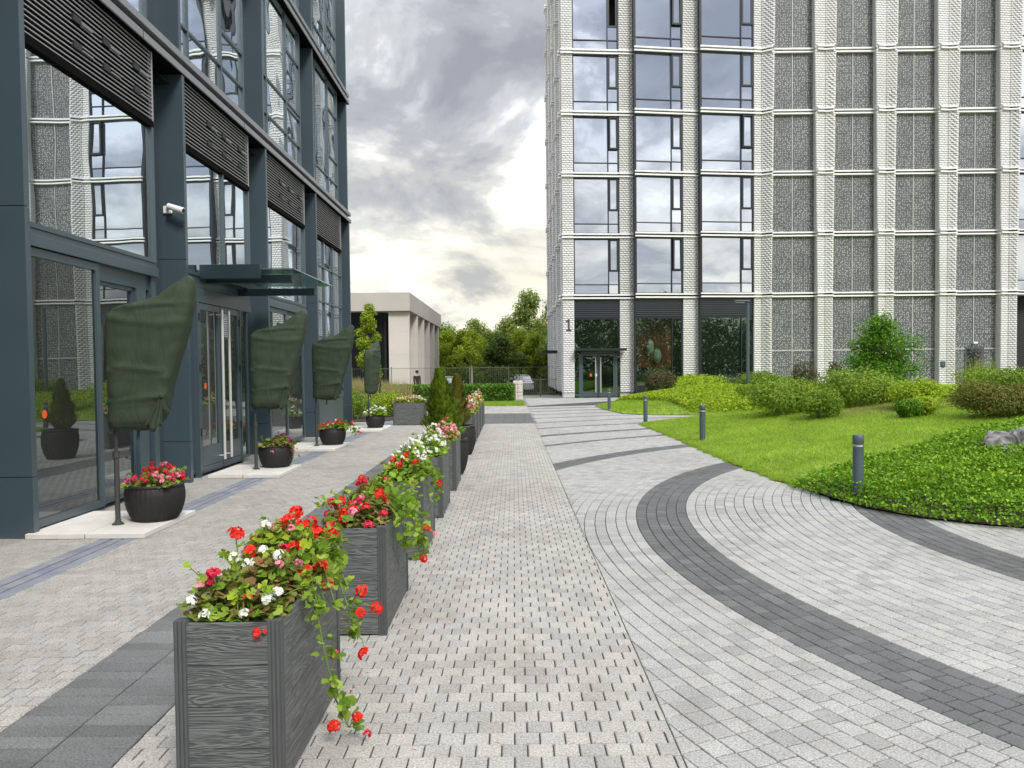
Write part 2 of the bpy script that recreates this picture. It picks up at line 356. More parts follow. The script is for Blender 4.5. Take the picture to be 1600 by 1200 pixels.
# ------------------------------------------------------------------ mesh helpers
def tag(o, label=None, cat=None, group=None, kind=None):
    if label: o['label'] = label
    if cat: o['category'] = cat
    if group: o['group'] = group
    if kind: o['kind'] = kind
    return o
def thing(name, label, cat, loc=(0, 0, 0), rz=0.0, group=None):
    o = bpy.data.objects.new(name, None); C.objects.link(o)
    o.empty_display_size = 0.2
    o.location = loc; o.rotation_euler = (0, 0, rz)
    return tag(o, label, cat, group)
def wloc(o):
    v = Vector((0, 0, 0))
    while o is not None:
        v += Vector(o.location); o = o.parent
    return v
def link(name, me, parent=None, loc=(0, 0, 0), rot=(0, 0, 0), kind=None):
    o = bpy.data.objects.new(name, me); C.objects.link(o)
    if parent is not None: o.parent = parent
    o.location = loc; o.rotation_euler = rot
    if kind: o['kind'] = kind
    return o
def children(o): return [c for c in bpy.data.objects if c.parent is o]
def copy_tree(o, parent=None, kids=None):
    c = o.copy(); C.objects.link(c); c.parent = parent
    for ch in list(o.children): copy_tree(ch, c)
    return c
def smooth(me):
    me.polygons.foreach_set('use_smooth', np.ones(len(me.polygons), dtype=bool)); me.update()

def np_mesh(name, V, nv, mat, sm=False):
    """V: (n*nv, 3) vertices, every run of nv vertices one polygon"""
    V = np.asarray(V, dtype=np.float32).reshape(-1, 3)
    n = len(V)//nv
    me = bpy.data.meshes.new(name)
    me.vertices.add(n*nv); me.vertices.foreach_set('co', V.ravel())
    me.loops.add(n*nv); me.loops.foreach_set('vertex_index', np.arange(n*nv, dtype=np.int32))
    me.polygons.add(n); me.polygons.foreach_set('loop_start', np.arange(0, n*nv, nv, dtype=np.int32))
    try: me.polygons.foreach_set('loop_total', np.full(n, nv, dtype=np.int32))
    except Exception: pass
    me.materials.append(mat); me.update(calc_edges=True)
    return me

class MB:
    def __init__(s): s.v = []; s.f = []
    def add(s, vs, fs):
        b = len(s.v); s.v += [tuple(p) for p in vs]; s.f += [tuple(b+i for i in f) for f in fs]; return s
    def box(s, x0, x1, y0, y1, z0, z1):
        s.add([(x0, y0, z0), (x1, y0, z0), (x1, y1, z0), (x0, y1, z0), (x0, y0, z1), (x1, y0, z1), (x1, y1, z1), (x0, y1, z1)],
              [(0, 3, 2, 1), (4, 5, 6, 7), (0, 1, 5, 4), (1, 2, 6, 5), (2, 3, 7, 6), (3, 0, 4, 7)]); return s
    def prism(s, poly, z0, z1):
        n = len(poly)
        s.add([(x, y, z0) for x, y in poly]+[(x, y, z1) for x, y in poly],
              [tuple(range(n-1, -1, -1)), tuple(range(n, 2*n))]+[(i, (i+1) % n, n+(i+1) % n, n+i) for i in range(n)]); return s
    def tube(s, pts, rad, n=8, cap=True):
        pts = [Vector(p) for p in pts]
        rad = rad if isinstance(rad, (list, tuple)) else [rad]*len(pts)
        rings = []
        for i, p in enumerate(pts):
            d = (pts[min(i+1, len(pts)-1)]-pts[max(i-1, 0)])
            d = d.normalized() if d.length > 1e-9 else Vector((0, 0, 1))
            a = d.cross(Vector((0.13, 0.97, 0.2)) if abs(d.y) < 0.9 else Vector((1, 0, 0))).normalized(); b = d.cross(a)
            rings.append([p+(a*math.cos(2*math.pi*k/n)+b*math.sin(2*math.pi*k/n))*rad[i] for k in range(n)])
        vs = [v for r in rings for v in r]; fs = []
        for i in range(len(pts)-1):
            for k in range(n):
                fs.append((i*n+k, i*n+(k+1) % n, (i+1)*n+(k+1) % n, (i+1)*n+k))
        if cap: fs += [tuple(range(n-1, -1, -1)), tuple(range((len(pts)-1)*n, len(pts)*n))]
        s.add(vs, fs); return s
    def lathe(s, prof, n=24, c=(0, 0, 0), rib=0.0, nrib=0, cap=True):
        vs = []; fs = []
        for r, z in prof:
            for k in range(n):
                t = 2*math.pi*k/n
                rr = r*(1+rib*math.cos(nrib*t)) if rib else r
                vs.append((c[0]+rr*math.cos(t), c[1]+rr*math.sin(t), c[2]+z))
        m = len(prof)
        for i in range(m-1):
            for k in range(n):
                fs.append((i*n+k, i*n+(k+1) % n, (i+1)*n+(k+1) % n, (i+1)*n+k))
        if cap: fs += [tuple(range(n-1, -1, -1)), tuple(range((m-1)*n, m*n))]
        s.add(vs, fs); return s
    def quad(s, *p): s.add(p, [tuple(range(len(p)))]); return s
    def mesh(s, name, mat, off=(0, 0, 0), sm=False):
        me = bpy.data.meshes.new(name)
        ox, oy, oz = off
        me.from_pydata([(x-ox, y-oy, z-oz) for x, y, z in s.v], [], s.f)
        me.materials.append(mat); me.update()
        if sm:
            smooth(me)
        return me
    def build(s, name, mat, parent=None, sm=False, kind=None, bev=0.0):
        """vertices were written in world metres; the object's origin is its parent's"""
        o = link(name, s.mesh(name, mat, wloc(parent) if parent is not None else (0, 0, 0), sm), parent, kind=kind)
        if sm and sm != 'all':
            pass
        if bev:
            md = o.modifiers.new('bevel', 'BEVEL'); md.width = bev; md.segments = 1; md.limit_method = 'ANGLE'
        return o
def auto_smooth(o, ang=40):
    smooth(o.data)
    o.data.set_sharp_from_angle(angle=R(ang))
    return o
def box_part(name, mat, parent, x0, x1, y0, y1, z0, z1, bev=0.0, cache={}):
    """a box whose origin sits at its own centre; alike boxes share one mesh"""
    d = (round(x1-x0, 4), round(y1-y0, 4), round(z1-z0, 4)); key = (name, mat.name, d, bev)
    if key not in cache:
        cache[key] = MB().box(-d[0]/2, d[0]/2, -d[1]/2, d[1]/2, -d[2]/2, d[2]/2).mesh(name, mat)
    p = wloc(parent) if parent is not None else Vector((0, 0, 0))
    o = link(name, cache[key], parent, ((x0+x1)/2-p.x, (y0+y1)/2-p.y, (z0+z1)/2-p.z))
    if bev:
        md = o.modifiers.new('bevel', 'BEVEL'); md.width = bev; md.segments = 1
    return o

def boxes_np(name, rows, mat):
    """rows: cx, cy, cz, hx, hy, hz, rot -> one mesh of many rotated boxes"""
    a = np.asarray(rows, dtype=np.float64)
    sg = np.array([(-1, -1, -1), (1, -1, -1), (1, 1, -1), (-1, 1, -1), (-1, -1, 1), (1, -1, 1), (1, 1, 1), (-1, 1, 1)], dtype=np.float64)
    l = sg[None]*a[:, None, 3:6]
    c, s = np.cos(a[:, 6])[:, None], np.sin(a[:, 6])[:, None]
    X = l[..., 0]*c-l[..., 1]*s+a[:, None, 0]; Y = l[..., 0]*s+l[..., 1]*c+a[:, None, 1]; Z = l[..., 2]+a[:, None, 2]
    V = np.stack([X, Y, Z], -1).reshape(-1, 3)
    F = np.array([(4, 5, 6, 7), (0, 1, 5, 4), (1, 2, 6, 5), (2, 3, 7, 6), (3, 0, 4, 7), (0, 3, 2, 1)])
    F = (F[None]+8*np.arange(len(a))[:, None, None]).reshape(-1, 4)
    me = bpy.data.meshes.new(name)
    me.vertices.add(len(V)); me.vertices.foreach_set('co', V.astype(np.float32).ravel())
    me.loops.add(F.size); me.loops.foreach_set('vertex_index', F.astype(np.int32).ravel())
    me.polygons.add(len(F)); me.polygons.foreach_set('loop_start', np.arange(0, F.size, 4, dtype=np.int32))
    try: me.polygons.foreach_set('loop_total', np.full(len(F), 4, dtype=np.int32))
    except Exception: pass
    me.materials.append(mat); me.update(calc_edges=True)
    return me

# foliage -----------------------------------------------------------
def rand_unit(n):
    v = rng.normal(size=(n, 3)); return v/np.linalg.norm(v, axis=1)[:, None]
def leaf_quads(P, size, up=0.35, out=None, aspect=0.55, jit=0.35):
    """pointed leaf blades (rhombs) at points P, leaning to 'out' and up"""
    n = len(P)
    nrm = rand_unit(n)
    if out is not None: nrm = nrm*0.8+out*0.9
    nrm[:, 2] += up; nrm /= np.linalg.norm(nrm, axis=1)[:, None]
    t = np.cross(nrm, rand_unit(n)); t /= np.linalg.norm(t, axis=1)[:, None]+1e-9
    b = np.cross(nrm, t)
    s = size*(1+jit*rng.uniform(-1, 1, n))[:, None]
    bend = nrm*s*0.12
    V = np.stack([P-t*s*0.5, P+b*s*aspect*0.5+bend, P+t*s*0.5-bend, P-b*s*aspect*0.5+bend], 1)
    return V
def blob_points(n, blobs, shell=0.55):
    """points in the outer part of several ellipsoids (cx, cy, cz, rx, ry, rz)"""
    B = np.asarray(blobs, dtype=np.float64)
    w = (B[:, 3]*B[:, 4]+B[:, 4]*B[:, 5]+B[:, 3]*B[:, 5]); w /= w.sum()
    k = rng.choice(len(B), n, p=w)
    d = rand_unit(n)
    r = (shell+(1-shell)*rng.uniform(0, 1, n)**0.6)
    r *= 1+0.10*rng.normal(size=n)
    P = B[k, :3]+d*r[:, None]*B[k, 3:6]
    return P, d
def foliage_mesh(name, n, blobs, size, mat, shell=0.55, up=0.35, aspect=0.6, zmin=None):
    P, d = blob_points(n, blobs, shell)
    if zmin is not None:
        k = P[:, 2] > zmin; P, d = P[k], d[k]
    return np_mesh(name, leaf_quads(P, size, up, d, aspect), 4, mat)
def crown_blobs(cx, cy, z0, z1, r, n, seed, sq=1.0, top=0.55):
    q = random.Random(seed); out = []
    for i in range(n):
        t = (i+0.5)/n
        z = z0+(z1-z0)*t
        rr = r*(math.sin(math.pi*min(1, (0.18+0.82*t)))**0.7) if t > 0.15 else r*0.7
        rr *= 1-0.35*max(0, t-top)/(1-top)
        a = q.uniform(0, 6.28); d = rr*q.uniform(0.15, 0.75)
        br = r*q.uniform(0.30, 0.52)*(1-0.3*t)
        out.append((cx+d*math.cos(a), cy+d*math.sin(a), z, br, br, br*q.uniform(0.7, 1.0)*sq))
    return out
def tree(name, label, x, y, zb, h, r, trunk_h, mat, n, leaf, seed, trunk_r=0.08, bark='bark', blobs=12, group=None, cat='tree', shell=0.35):
    t = thing(name, label, cat, (x, y, zb), 0, group)
    q = random.Random(seed)
    B = crown_blobs(x, y, zb+trunk_h, zb+h-r*0.3, r, blobs, seed)
    m = MB()
    m.tube([(x, y, zb-0.1), (x+0.02*r, y, zb+trunk_h*0.6), (x-0.03*r, y, zb+trunk_h+0.35*(h-trunk_h)), (x, y, zb+h*0.92)], [trunk_r*1.25, trunk_r, trunk_r*0.7, trunk_r*0.2], 8)
    for b in B[:10]:
        zz = zb+trunk_h+0.5*(b[2]-zb-trunk_h)*0.8
        m.tube([(x, y, zz*0.9+0.1*zb), ((x+b[0])/2, (y+b[1])/2, (zz+b[2])/2), (b[0], b[1], b[2])], [trunk_r*0.45, trunk_r*0.3, trunk_r*0.1], 5)
    m.build('trunk', M[bark], t)
    me = foliage_mesh('crown', n, [(b[0]-x, b[1]-y, b[2]-zb, b[3], b[4], b[5]) for b in B], leaf, mat, shell)
    link('crown', me, t)
    return t
def shrub(name, label, blobs, base, mat, n, leaf, group=None, cat='shrub', shell=0.6, up=0.4, stems=5, aspect=0.6):
    t = thing(name, label, cat, base, 0, group)
    bx, by, bz = base
    L = [(b[0]-bx, b[1]-by, b[2]-bz, b[3], b[4], b[5]) for b in blobs]
    link('foliage', foliage_mesh('foliage', n, L, leaf, mat, shell, up, aspect, zmin=-0.05), t)
    m = MB()
    for i in range(stems):
        b = blobs[i % len(blobs)]
        m.tube([(bx+rnd.uniform(-.1, .1), by+rnd.uniform(-.1, .1), bz-0.05), (b[0]+rnd.uniform(-.3, .3)*b[3], b[1]+rnd.uniform(-.3, .3)*b[4], b[2]+0.3*b[5])], [0.018, 0.006], 5)
    m.build('stems', M['bark'], t)
    return t
def blades_mesh(name, P, h, w, mat, lean=0.35, zjit=0.35):
    """upright pointed blades (triangles) rooted at P"""
    n = len(P)
    a = rng.uniform(0, 2*np.pi, n)
    hh = h*(1+zjit*rng.uniform(-1, 1, n))
    side = np.stack([np.cos(a), np.sin(a), np.zeros(n)], 1)*(w/2)
    ln = rng.normal(size=(n, 2))*lean
    tip = P+np.stack([ln[:, 0]*hh, ln[:, 1]*hh, hh], 1)
    return np_mesh(name, np.stack([P-side, P+side, tip], 1), 3, mat)

# ------------------------------------------------------------------ 2-D helpers
def clip_half(poly, a, b, c):
    """keep a*x+b*y+c >= 0"""
    out = []
    for i in range(len(poly)):
        p, q = poly[i], poly[(i+1) % len(poly)]
        dp, dq = a*p[0]+b*p[1]+c, a*q[0]+b*q[1]+c
        if dp >= 0: out.append(p)
        if (dp >= 0) != (dq >= 0):
            t = dp/(dp-dq); out.append((p[0]+t*(q[0]-p[0]), p[1]+t*(q[1]-p[1])))
    return out
def inside(poly, x, y):
    c = False; j = len(poly)-1
    for i in range(len(poly)):
        xi, yi = poly[i]; xj, yj = poly[j]
        if (yi > y) != (yj > y) and x < (xj-xi)*(y-yi)/(yj-yi)+xi: c = not c
        j = i
    return c
def seg_dist(poly, X, Y):
    D = np.full(X.shape, 1e9); NX = X.copy(); NY = Y.copy()
    for i in range(len(poly)):
        (ax, ay), (bx, by) = poly[i], poly[(i+1) % len(poly)]
        dx, dy = bx-ax, by-ay; L = dx*dx+dy*dy
        t = np.clip(((X-ax)*dx+(Y-ay)*dy)/L, 0, 1)
        px, py = ax+t*dx, ay+t*dy
        d = np.hypot(X-px, Y-py); k = d < D
        D = np.where(k, d, D); NX = np.where(k, px, NX); NY = np.where(k, py, NY)
    return D, NX, NY
def inside_np(poly, X, Y):
    c = np.zeros(X.shape, bool); j = len(poly)-1
    for i in range(len(poly)):
        xi, yi = poly[i]; xj, yj = poly[j]
        if yi != yj:
            k = ((yi > Y) != (yj > Y)) & (X < (xj-xi)*(Y-yi)/(yj-yi)+xi); c ^= k
        j = i
    return c
def in_view(x, y):
    return y > 2.9 and abs(x/y) < 0.68 and (y > 2.95)

# ------------------------------------------------------------------ ground
g = MB()
ys = [-150, -60, 48, 62, 120, 420]; zs = [-0.06, -0.06, -0.06, -0.75, -0.75, -0.75]
for i in range(len(ys)-1):
    g.quad((-420, ys[i], zs[i]), (420, ys[i], zs[i]), (420, ys[i+1], zs[i+1]), (-420, ys[i+1], zs[i+1]))
tag(g.build('ground', M['far_ground']), kind='structure')

def border_x(y): return 0.71-0.0042*y

def paver_mesh(name, lx, ly, mat, gx=0.007, gy=0.0035, z=0.0, t=0.012, ch=0.004):
    a, b = lx/2-gx/2, ly/2-gy/2
    m = MB()
    m.add([(-a, -b, z-t), (a, -b, z-t), (a, b, z-t), (-a, b, z-t), (-a, -b, z-ch), (a, -b, z-ch), (a, b, z-ch), (-a, b, z-ch),
           (-a+ch, -b+ch*.7, z), (a-ch, -b+ch*.7, z), (a-ch, b-ch*.7, z), (-a+ch, b-ch*.7, z)],
          [(8, 9, 10, 11), (4, 5, 9, 8), (5, 6, 10, 9), (6, 7, 11, 10), (7, 4, 8, 11), (0, 1, 5, 4), (1, 2, 6, 5), (2, 3, 7, 6), (3, 0, 4, 7)])
    return m.mesh(name, mat)
def pavers_stuff(name, polys, mat, gap=0.003, t=0.012, ch=0.004):
    """polys: convex outlines of laid pavers (already with their joints); one mesh"""
    V = []; F = []
    for p in polys:
        n = len(p)
        if n < 3: continue
        cx = sum(q[0] for q in p)/n; cy = sum(q[1] for q in p)/n
        zt = rnd.uniform(-0.0012, 0.0012)
        b = len(V)
        for (x, y) in p: V.append((x, y, zt-t))
        for (x, y) in p: V.append((x, y, zt-ch))
        for (x, y) in p:
            dx, dy = cx-x, cy-y; l = math.hypot(dx, dy)+1e-9
            V.append((x+dx/l*ch*1.3, y+dy/l*ch*1.3, zt))
        F.append(tuple(range(b+2*n, b+3*n)))
        for i in range(n):
            j = (i+1) % n
            F.append((b+i, b+j, b+n+j, b+n+i)); F.append((b+n+i, b+n+j, b+2*n+j, b+2*n+i))
    me = bpy.data.meshes.new(name); me.from_pydata(V, [], F); me.materials.append(mat); me.update()
    return me
def rect(cx, cy, lx, ly, gx, gy, rot=0.0):
    a, b = lx/2-gx/2, ly/2-gy/2; c, s = math.cos(rot), math.sin(rot)
    return [(cx+x*c-y*s, cy+x*s+y*c) for x, y in ((-a, -b), (a, -b), (a, b), (-a, b))]

def lay(parent, items, mat, limit, name='paver'):
    """items: (key=(lx,ly,gx,gy), cx, cy, rot, clipped polygon or None); the nearest ones in view become objects"""
    items.sort(key=lambda i: i[2] if in_view(i[1], i[2]) and i[4] is None else 1e6+i[2])
    n = 0; rest = []; cache = {}
    for key, cx, cy, rot, poly in items:
        if n < limit and poly is None and in_view(cx, cy):
            if key not in cache: cache[key] = paver_mesh(name, key[0], key[1], mat, key[2], key[3])
            link(name, cache[key], parent, (cx, cy, rnd.uniform(-0.0012, 0.0012)), (rnd.gauss(0, 0.004), rnd.gauss(0, 0.004), rot+rnd.gauss(0, 0.004)))
            n += 1
        else:
            rest.append(poly if poly is not None else rect(cx, cy, *key, rot))
    if rest: link(name, pavers_stuff(name, rest, mat), parent, kind='stuff')

# walkway: running bond between the dark strip and the curved field
PX, PY = 0.1125, 0.108
walk = MB().box(-1.70, 0.72, -1.0, 33.6, -0.058, -0.010).build('walkway', M['joint'])
tag(walk, kind='structure')
items = []
row = 0; y = 2.3-30*PY
while y < 33.5:
    off = (row % 2)*PX/2+rnd.uniform(-.004, .004)
    if not 22.9 < y < 28.1:
        x = -1.70+PX/2-(PX/2 if row % 2 else 0)
        while x < border_x(y)+PX/2:
            key = (PX, PY, 0.0065, 0.0060)
            poly = None
            if x-PX/2 < -1.70 or x+PX/2 > border_x(y+PY):
                poly = rect(x, y, *key)
                poly = clip_half(clip_half(poly, 1, 0, 1.698), -1, -0.0042, 0.708)
            items.append((key, x, y, 0.0, poly)); x += PX
    row += 1; y += PY
lay(walk, items, M['paver'], 300)
band_items = []
for i in range(48):
    for j in range(7):
        yy = 22.95+i*PY
        if yy < 28.1: band_items.append(rect(-1.70+0.17+j*0.342, yy, 0.34, PY, 0.004, 0.004))
link('paver', pavers_stuff('paver', band_items, M['paver_dark']), tag(MB().box(-1.70, 0.62, 22.9, 28.1, -0.050, -0.0092).build('dark_paving_band', M['joint']), kind='structure'), kind='stuff')

# the dark strip the planters stand along
strip = tag(MB().box(-2.38, -1.701, -1.0, 30, -0.058, -0.010).build('dark_paving_strip', M['joint']), kind='structure')
items = []; y = 2.3-30*PY
while y < 29.9:
    for xc in (-2.21, -1.871):
        items.append(((0.338, PY*1.0, 0.007, 0.0055), xc, y, 0.0, None))
    y += PY
lay(strip, items, M['paver_strip'], 300)

# promenade along the left building
prom = tag(MB().box(-5.6, -2.381, -1.0, 30, -0.058, -0.010).build('promenade', M['joint']), kind='structure')
items = []; row = 0; y = 2.3-30*PY
while y < 29.9:
    x = -5.55+(PX*0.5 if row % 2 else 0)
    while x < -2.38+0.08:
        w = PX
        key = (w, PY, 0.0075, 0.0095)
        lo, hi = x-w/2, x+w/2
        if lo < -4.1 and hi > -3.78 or lo > -4.12 and hi < -3.76:
            pass
        else:
            poly = None
            if hi > -2.383 or (lo < -3.76 < hi) or (lo < -4.12 < hi):
                poly = rect(x, y, *key)
                if hi > -2.383: poly = clip_half(poly, -1, 0, -2.384)
                if lo < -3.76 < hi: poly = clip_half(poly, 1, 0, 3.76)
                if lo < -4.12 < hi: poly = clip_half(poly, -1, 0, -4.12)
            items.append((key, x, y, 0.0, poly))
        x += w
    row += 1; y += PY
lay(prom, items, M['paver_old'], 300)
drain = tag(MB().box(-4.12, -3.76, -1.0, 30, -0.040, -0.0094).build('drainage_channel', M['joint']), kind='structure')
items = []
for k, xc in enumerate((-4.06, -3.94, -3.82)):
    y = -0.9+k*0.07
    while y < 29.8:
        items.append(((0.112 if k != 1 else 0.10, 0.2, 0.008, 0.004), xc, y, 0.0, None)); y += 0.2
lay(drain, items, M['drain'], 300)

# curved field: rings about (10.05, 7.15)
RC = (10.05, 7.15)
DARK = [(3.42, 3.86), (5.86, 6.30), (8.31, 8.75), (10.78, 11.11), (12.95, 13.17), (14.65, 14.87), (16.5, 16.72), (18.3, 18.52), (20.1, 20.32), (21.9, 22.1), (23.7, 23.9), (25.5, 25.7)]
LAWN1 = [(3.62, 21.9), (3.66, 20), (3.70, 18), (3.69, 15), (3.70, 12.8), (3.76, 11.4), (3.83, 10.3), (3.90, 9.4), (4.05, 8.7), (4.35, 8.15), (4.8, 7.75), (5.4, 7.45), (6.4, 7.1), (8, 6.8), (12, 6.4), (24, 6.0), (24, 27), (12, 24.6), (8, 23.6), (5.4, 22.9), (4.2, 22.5)]
LAWN2 = [(3.42, 32.2), (3.5, 29.6), (3.8, 27.2), (4.6, 26.2), (6.2, 25.8), (10, 25.9), (14, 26.8), (24, 29), (26, 41.6), (9.5, 41.4), (7.3, 40.6), (5.6, 36.6), (4.3, 34.0)]
field = tag(MB().prism([(0.63, -1.0), (24, -1.0), (24, 5.9), (24, 6.3), (24, 27.5), (10, 26.2), (3.9, 27.4), (4.3, 34.0), (5.8, 36.6), (7.5, 40.8), (9, 41.6), (2.8, 41.8), (0.55, 41.8), (0.55, 33.7)], -0.056, -0.0105).build('curved_paving', M['joint']), kind='structure')
L1s = [(x+(0.25 if i < 15 else 0), y+0.15) for i, (x, y) in enumerate(LAWN1)]
items_l = []; items_d = []
RW = 0.1115
for k in range(int(3.0/RW), int(27.0/RW)):
    r0 = k*RW; rc = r0+RW/2
    dark = any(a-0.03 < rc < b+0.02 for a, b in DARK)
    lens = 0.132 if rc < 17 else 0.33
    n = int(2*math.pi*rc/lens)
    ph = rnd.uniform(0, 1)
    for i in range(n):
        th = 2*math.pi*(i+ph)/n
        x = RC[0]+rc*math.cos(th); y = RC[1]+rc*math.sin(th)
        if y < -0.9 or y > 33.6 or x < border_x(y)-0.1 or x > 16: continue
        if x > 3.9 and 9.2 < y and (x > 12 or y < 21.5 or y > 27): continue
        if abs(x) > 1.25*y+6: continue
        if inside(L1s, x, y): continue
        key = (lens, RW, 0.0085, 0.0062)
        rot = th+math.pi/2
        poly = None
        if x-0.12 < border_x(y):
            poly = clip_half(rect(x, y, *key, rot), 1, 0.0042, -0.713)
            if len(poly) < 3: continue
        (items_d if dark else items_l).append((key, x, y, rot, poly))
lay(field, items_l, M['paver_ring'], 300)
darkring = tag(link('dark_paving_arc', MB().box(1.30, 2.6, 3.4, 12, -0.044, -0.0112).mesh('dark_paving_arc', M['joint'])), kind='structure')
lay(darkring, items_d, M['paver_dark'], 300)
# pale forecourt by the numbered entrance, laid on the diagonal
pol = []
fc = [(0.6, 33.7), (4.2, 34.1), (5.5, 36.6), (7.2, 40.7), (8.9, 41.8), (0.6, 41.8)]
for i in range(-40, 70):
    for j in range(0, 60):
        a, b = i*0.42, j*0.21
        x = 0.5+(a-b)*0.7071; y = 33.5+(a+b)*0.7071
        if inside(fc, x, y): pol.append(rect(x, y, 0.42, 0.21, 0.03, 0.03, R(45)))
link('paver', pavers_stuff('paver', pol, M['paver_ring']), tag(MB().prism(fc, -0.03, -0.0088).build('forecourt', M['joint']), kind='structure'), kind='stuff')
# road beyond the fence
tag(MB().prism([(-60, 62), (60, 62), (60, 80), (-60, 80)], -0.76, -0.74).build('road', M['asphalt']), kind='structure')

# ------------------------------------------------------------------ lawns
IVY = [(3.78, 10.3), (3.90, 9.4), (4.06, 8.68), (4.4, 8.1), (4.85, 7.7), (5.45, 7.4), (6.4, 7.05), (8, 6.75), (12, 6.3), (18, 6.15), (18, 15.5), (14, 14.5), (11, 13.9), (8.6, 12.9), (7.0, 12.3), (5.9, 11.4), (4.7, 10.7)]
def lawn_h1(x, y, d): return 0.02+(0.128+0.034*np.clip((y-13.0)/4.5, 0, 1))*np.clip(d, 0, 9)**1.02*(0.9+0.1*np.sin(0.5*x)) - 0.012*np.clip(d-3.5, 0, 9)**2*0.8
def lawn_h2(x, y, d): return 0.02+0.20*np.clip(d, 0, 4.4)**1.0-0.01*np.clip(d, 0, 9)**2
def lawn(poly, hf, step, name):
    xs = [p[0] for p in poly]; ysx = [p[1] for p in poly]
    gx = np.arange(min(xs)-step, max(xs)+2*step, step); gy = np.arange(min(ysx)-step, max(ysx)+2*step, step)
    X, Y = np.meshgrid(gx, gy)
    D, NX, NY = seg_dist(poly, X, Y); I = inside_np(poly, X, Y)
    d = np.where(I, D, 0)
    Z = hf(X, Y, d)
    X2 = np.where(I, X, NX); Y2 = np.where(I, Y, NY)
    near = I | (D < step*1.45)
    idx = -np.ones(X.shape, int); k = 0; V = []
    for a in range(X.shape[0]):
        for b in range(X.shape[1]):
            if near[a, b]: idx[a, b] = len(V); V.append((X2[a, b], Y2[a, b], Z[a, b]))
    F = []
    for a in range(X.shape[0]-1):
        for b in range(X.shape[1]-1):
            q = (idx[a, b], idx[a, b+1], idx[a+1, b+1], idx[a+1, b])
            if min(q) >= 0 and (I[a, b] or I[a, b+1] or I[a+1, b+1] or I[a+1, b]): F.append(q)
    me = bpy.data.meshes.new(name); me.from_pydata(V, [], F); me.materials.append(M['turf']); me.materials.append(M['soil']); me.update(); smooth(me)
    if name == 'lawn' and poly is LAWN1:
        for pf in me.polygons:
            if inside(IVY, pf.center.x, pf.center.y): pf.material_index = 1
    return tag(link(name, me), kind='structure')
lawn(LAWN1, lawn_h1, 0.16, 'lawn')
lawn(LAWN2, lawn_h2, 0.4, 'lawn')
def ht(x, y):
    X, Y = np.array([float(x)]), np.array([float(y)])
    for poly, hf in ((LAWN1, lawn_h1), (LAWN2, lawn_h2)):
        if inside_np(poly, X, Y)[0]:
            return float(hf(X, Y, seg_dist(poly, X, Y)[0])[0])
    return 0.0
def grass_on(poly, hf, n, h, w, name, xr, yr, excl=None, mat='grass'):
    P = np.stack([rng.uniform(*xr, n), rng.uniform(*yr, n)], 1)
    P = P[inside_np(poly, P[:, 0], P[:, 1])]
    if excl: P = P[~inside_np(excl, P[:, 0], P[:, 1])]
    P = P[P[:, 0] < 0.9*P[:, 1]+2]
    d = seg_dist(poly, P[:, 0], P[:, 1])[0]
    Z = hf(P[:, 0], P[:, 1], d)
    hh = h*np.clip(0.5+d*2, 0.5, 1)
    P3 = np.stack([P[:, 0], P[:, 1], Z-0.005], 1)
    return tag(link(name, blades_mesh(name, P3, h, w, M[mat], 0.85)), kind='stuff')
grass_on(LAWN1, lawn_h1, 300000, 0.055, 0.014, 'lawn_grass', (3.5, 16), (7, 24), IVY)
grass_on(LAWN2, lawn_h2, 90000, 0.07, 0.022, 'lawn_grass', (3.3, 18), (25, 34))

n_ = 9000
seg = [(LAWN1[i], LAWN1[i+1]) for i in range(0, 6)]+[(LAWN1[i], LAWN1[(i+1) % len(LAWN1)]) for i in (19, 20)]
Q = []
for i in range(n_):
    (ax, ay), (bx, by) = rnd.choice(seg); u = rnd.random(); l = math.hypot(bx-ax, by-ay); o_ = rnd.uniform(-0.03, 0.08)*(0.6+0.6*math.sin(ay*7+u*l*9))
    Q.append((ax+u*(bx-ax)+(by-ay)/l*o_, ay+u*(by-ay)-(bx-ax)/l*o_, 0.0))
tag(link('edge_grass', blades_mesh('edge_grass', np.array(Q), 0.06, 0.010, M['grass'], 0.7)), kind='stuff')
# ivy ground cover
def cover(poly, n, depth, size, mat, name, hf, lp):
    P = np.stack([rng.uniform(3.8, 17, n)**1.0, rng.uniform(6.1, 15, n)], 1)
    P = P[inside_np(poly, P[:, 0], P[:, 1])]; P = P[P[:, 0] < 1.2*P[:, 1]+2]
    d, nx_, ny_ = seg_dist(poly, P[:, 0], P[:, 1])
    k_ = (d < 0.22)*rng.uniform(0, 0.16, len(P))/np.maximum(d, 0.02)
    Z = np.where(inside_np(lp, P[:, 0], P[:, 1]), hf(P[:, 0], P[:, 1], seg_dist(lp, P[:, 0], P[:, 1])[0]), 0)
    lump = 0.5+0.5*np.sin(P[:, 0]*5.1+1.3*np.sin(P[:, 1]*4.3))*np.sin(P[:, 1]*4.7+P[:, 0]*1.7)
    top = depth*np.clip(d/0.16, 0.40, 1)*(0.7+0.5*lump)
    Z = Z+top*rng.uniform(0.05, 1.0, len(P))**0.55
    P3 = np.stack([P[:, 0]+(nx_-P[:, 0])*k_, P[:, 1]+(ny_-P[:, 1])*k_, np.maximum(Z, 0.012)], 1)
    return tag(link(name, np_mesh(name, leaf_quads(P3, size, 0.8, None, 0.8), 4, M[mat])), kind='stuff')
cover(IVY, 330000, 0.22, 0.040, 'ivy', 'ivy_ground_cover', lawn_h1, LAWN1)
P = np.stack([rng.uniform(4.2, 16, 90000), rng.uniform(26, 34, 90000)], 1)
P = P[inside_np(LAWN2, P[:, 0], P[:, 1])]; d = seg_dist(LAWN2, P[:, 0], P[:, 1])[0]
k = (d > 0.25) & (P[:, 0]+0.25*(P[:, 1]-26) > 6.1)
P = P[k]; d = d[k]
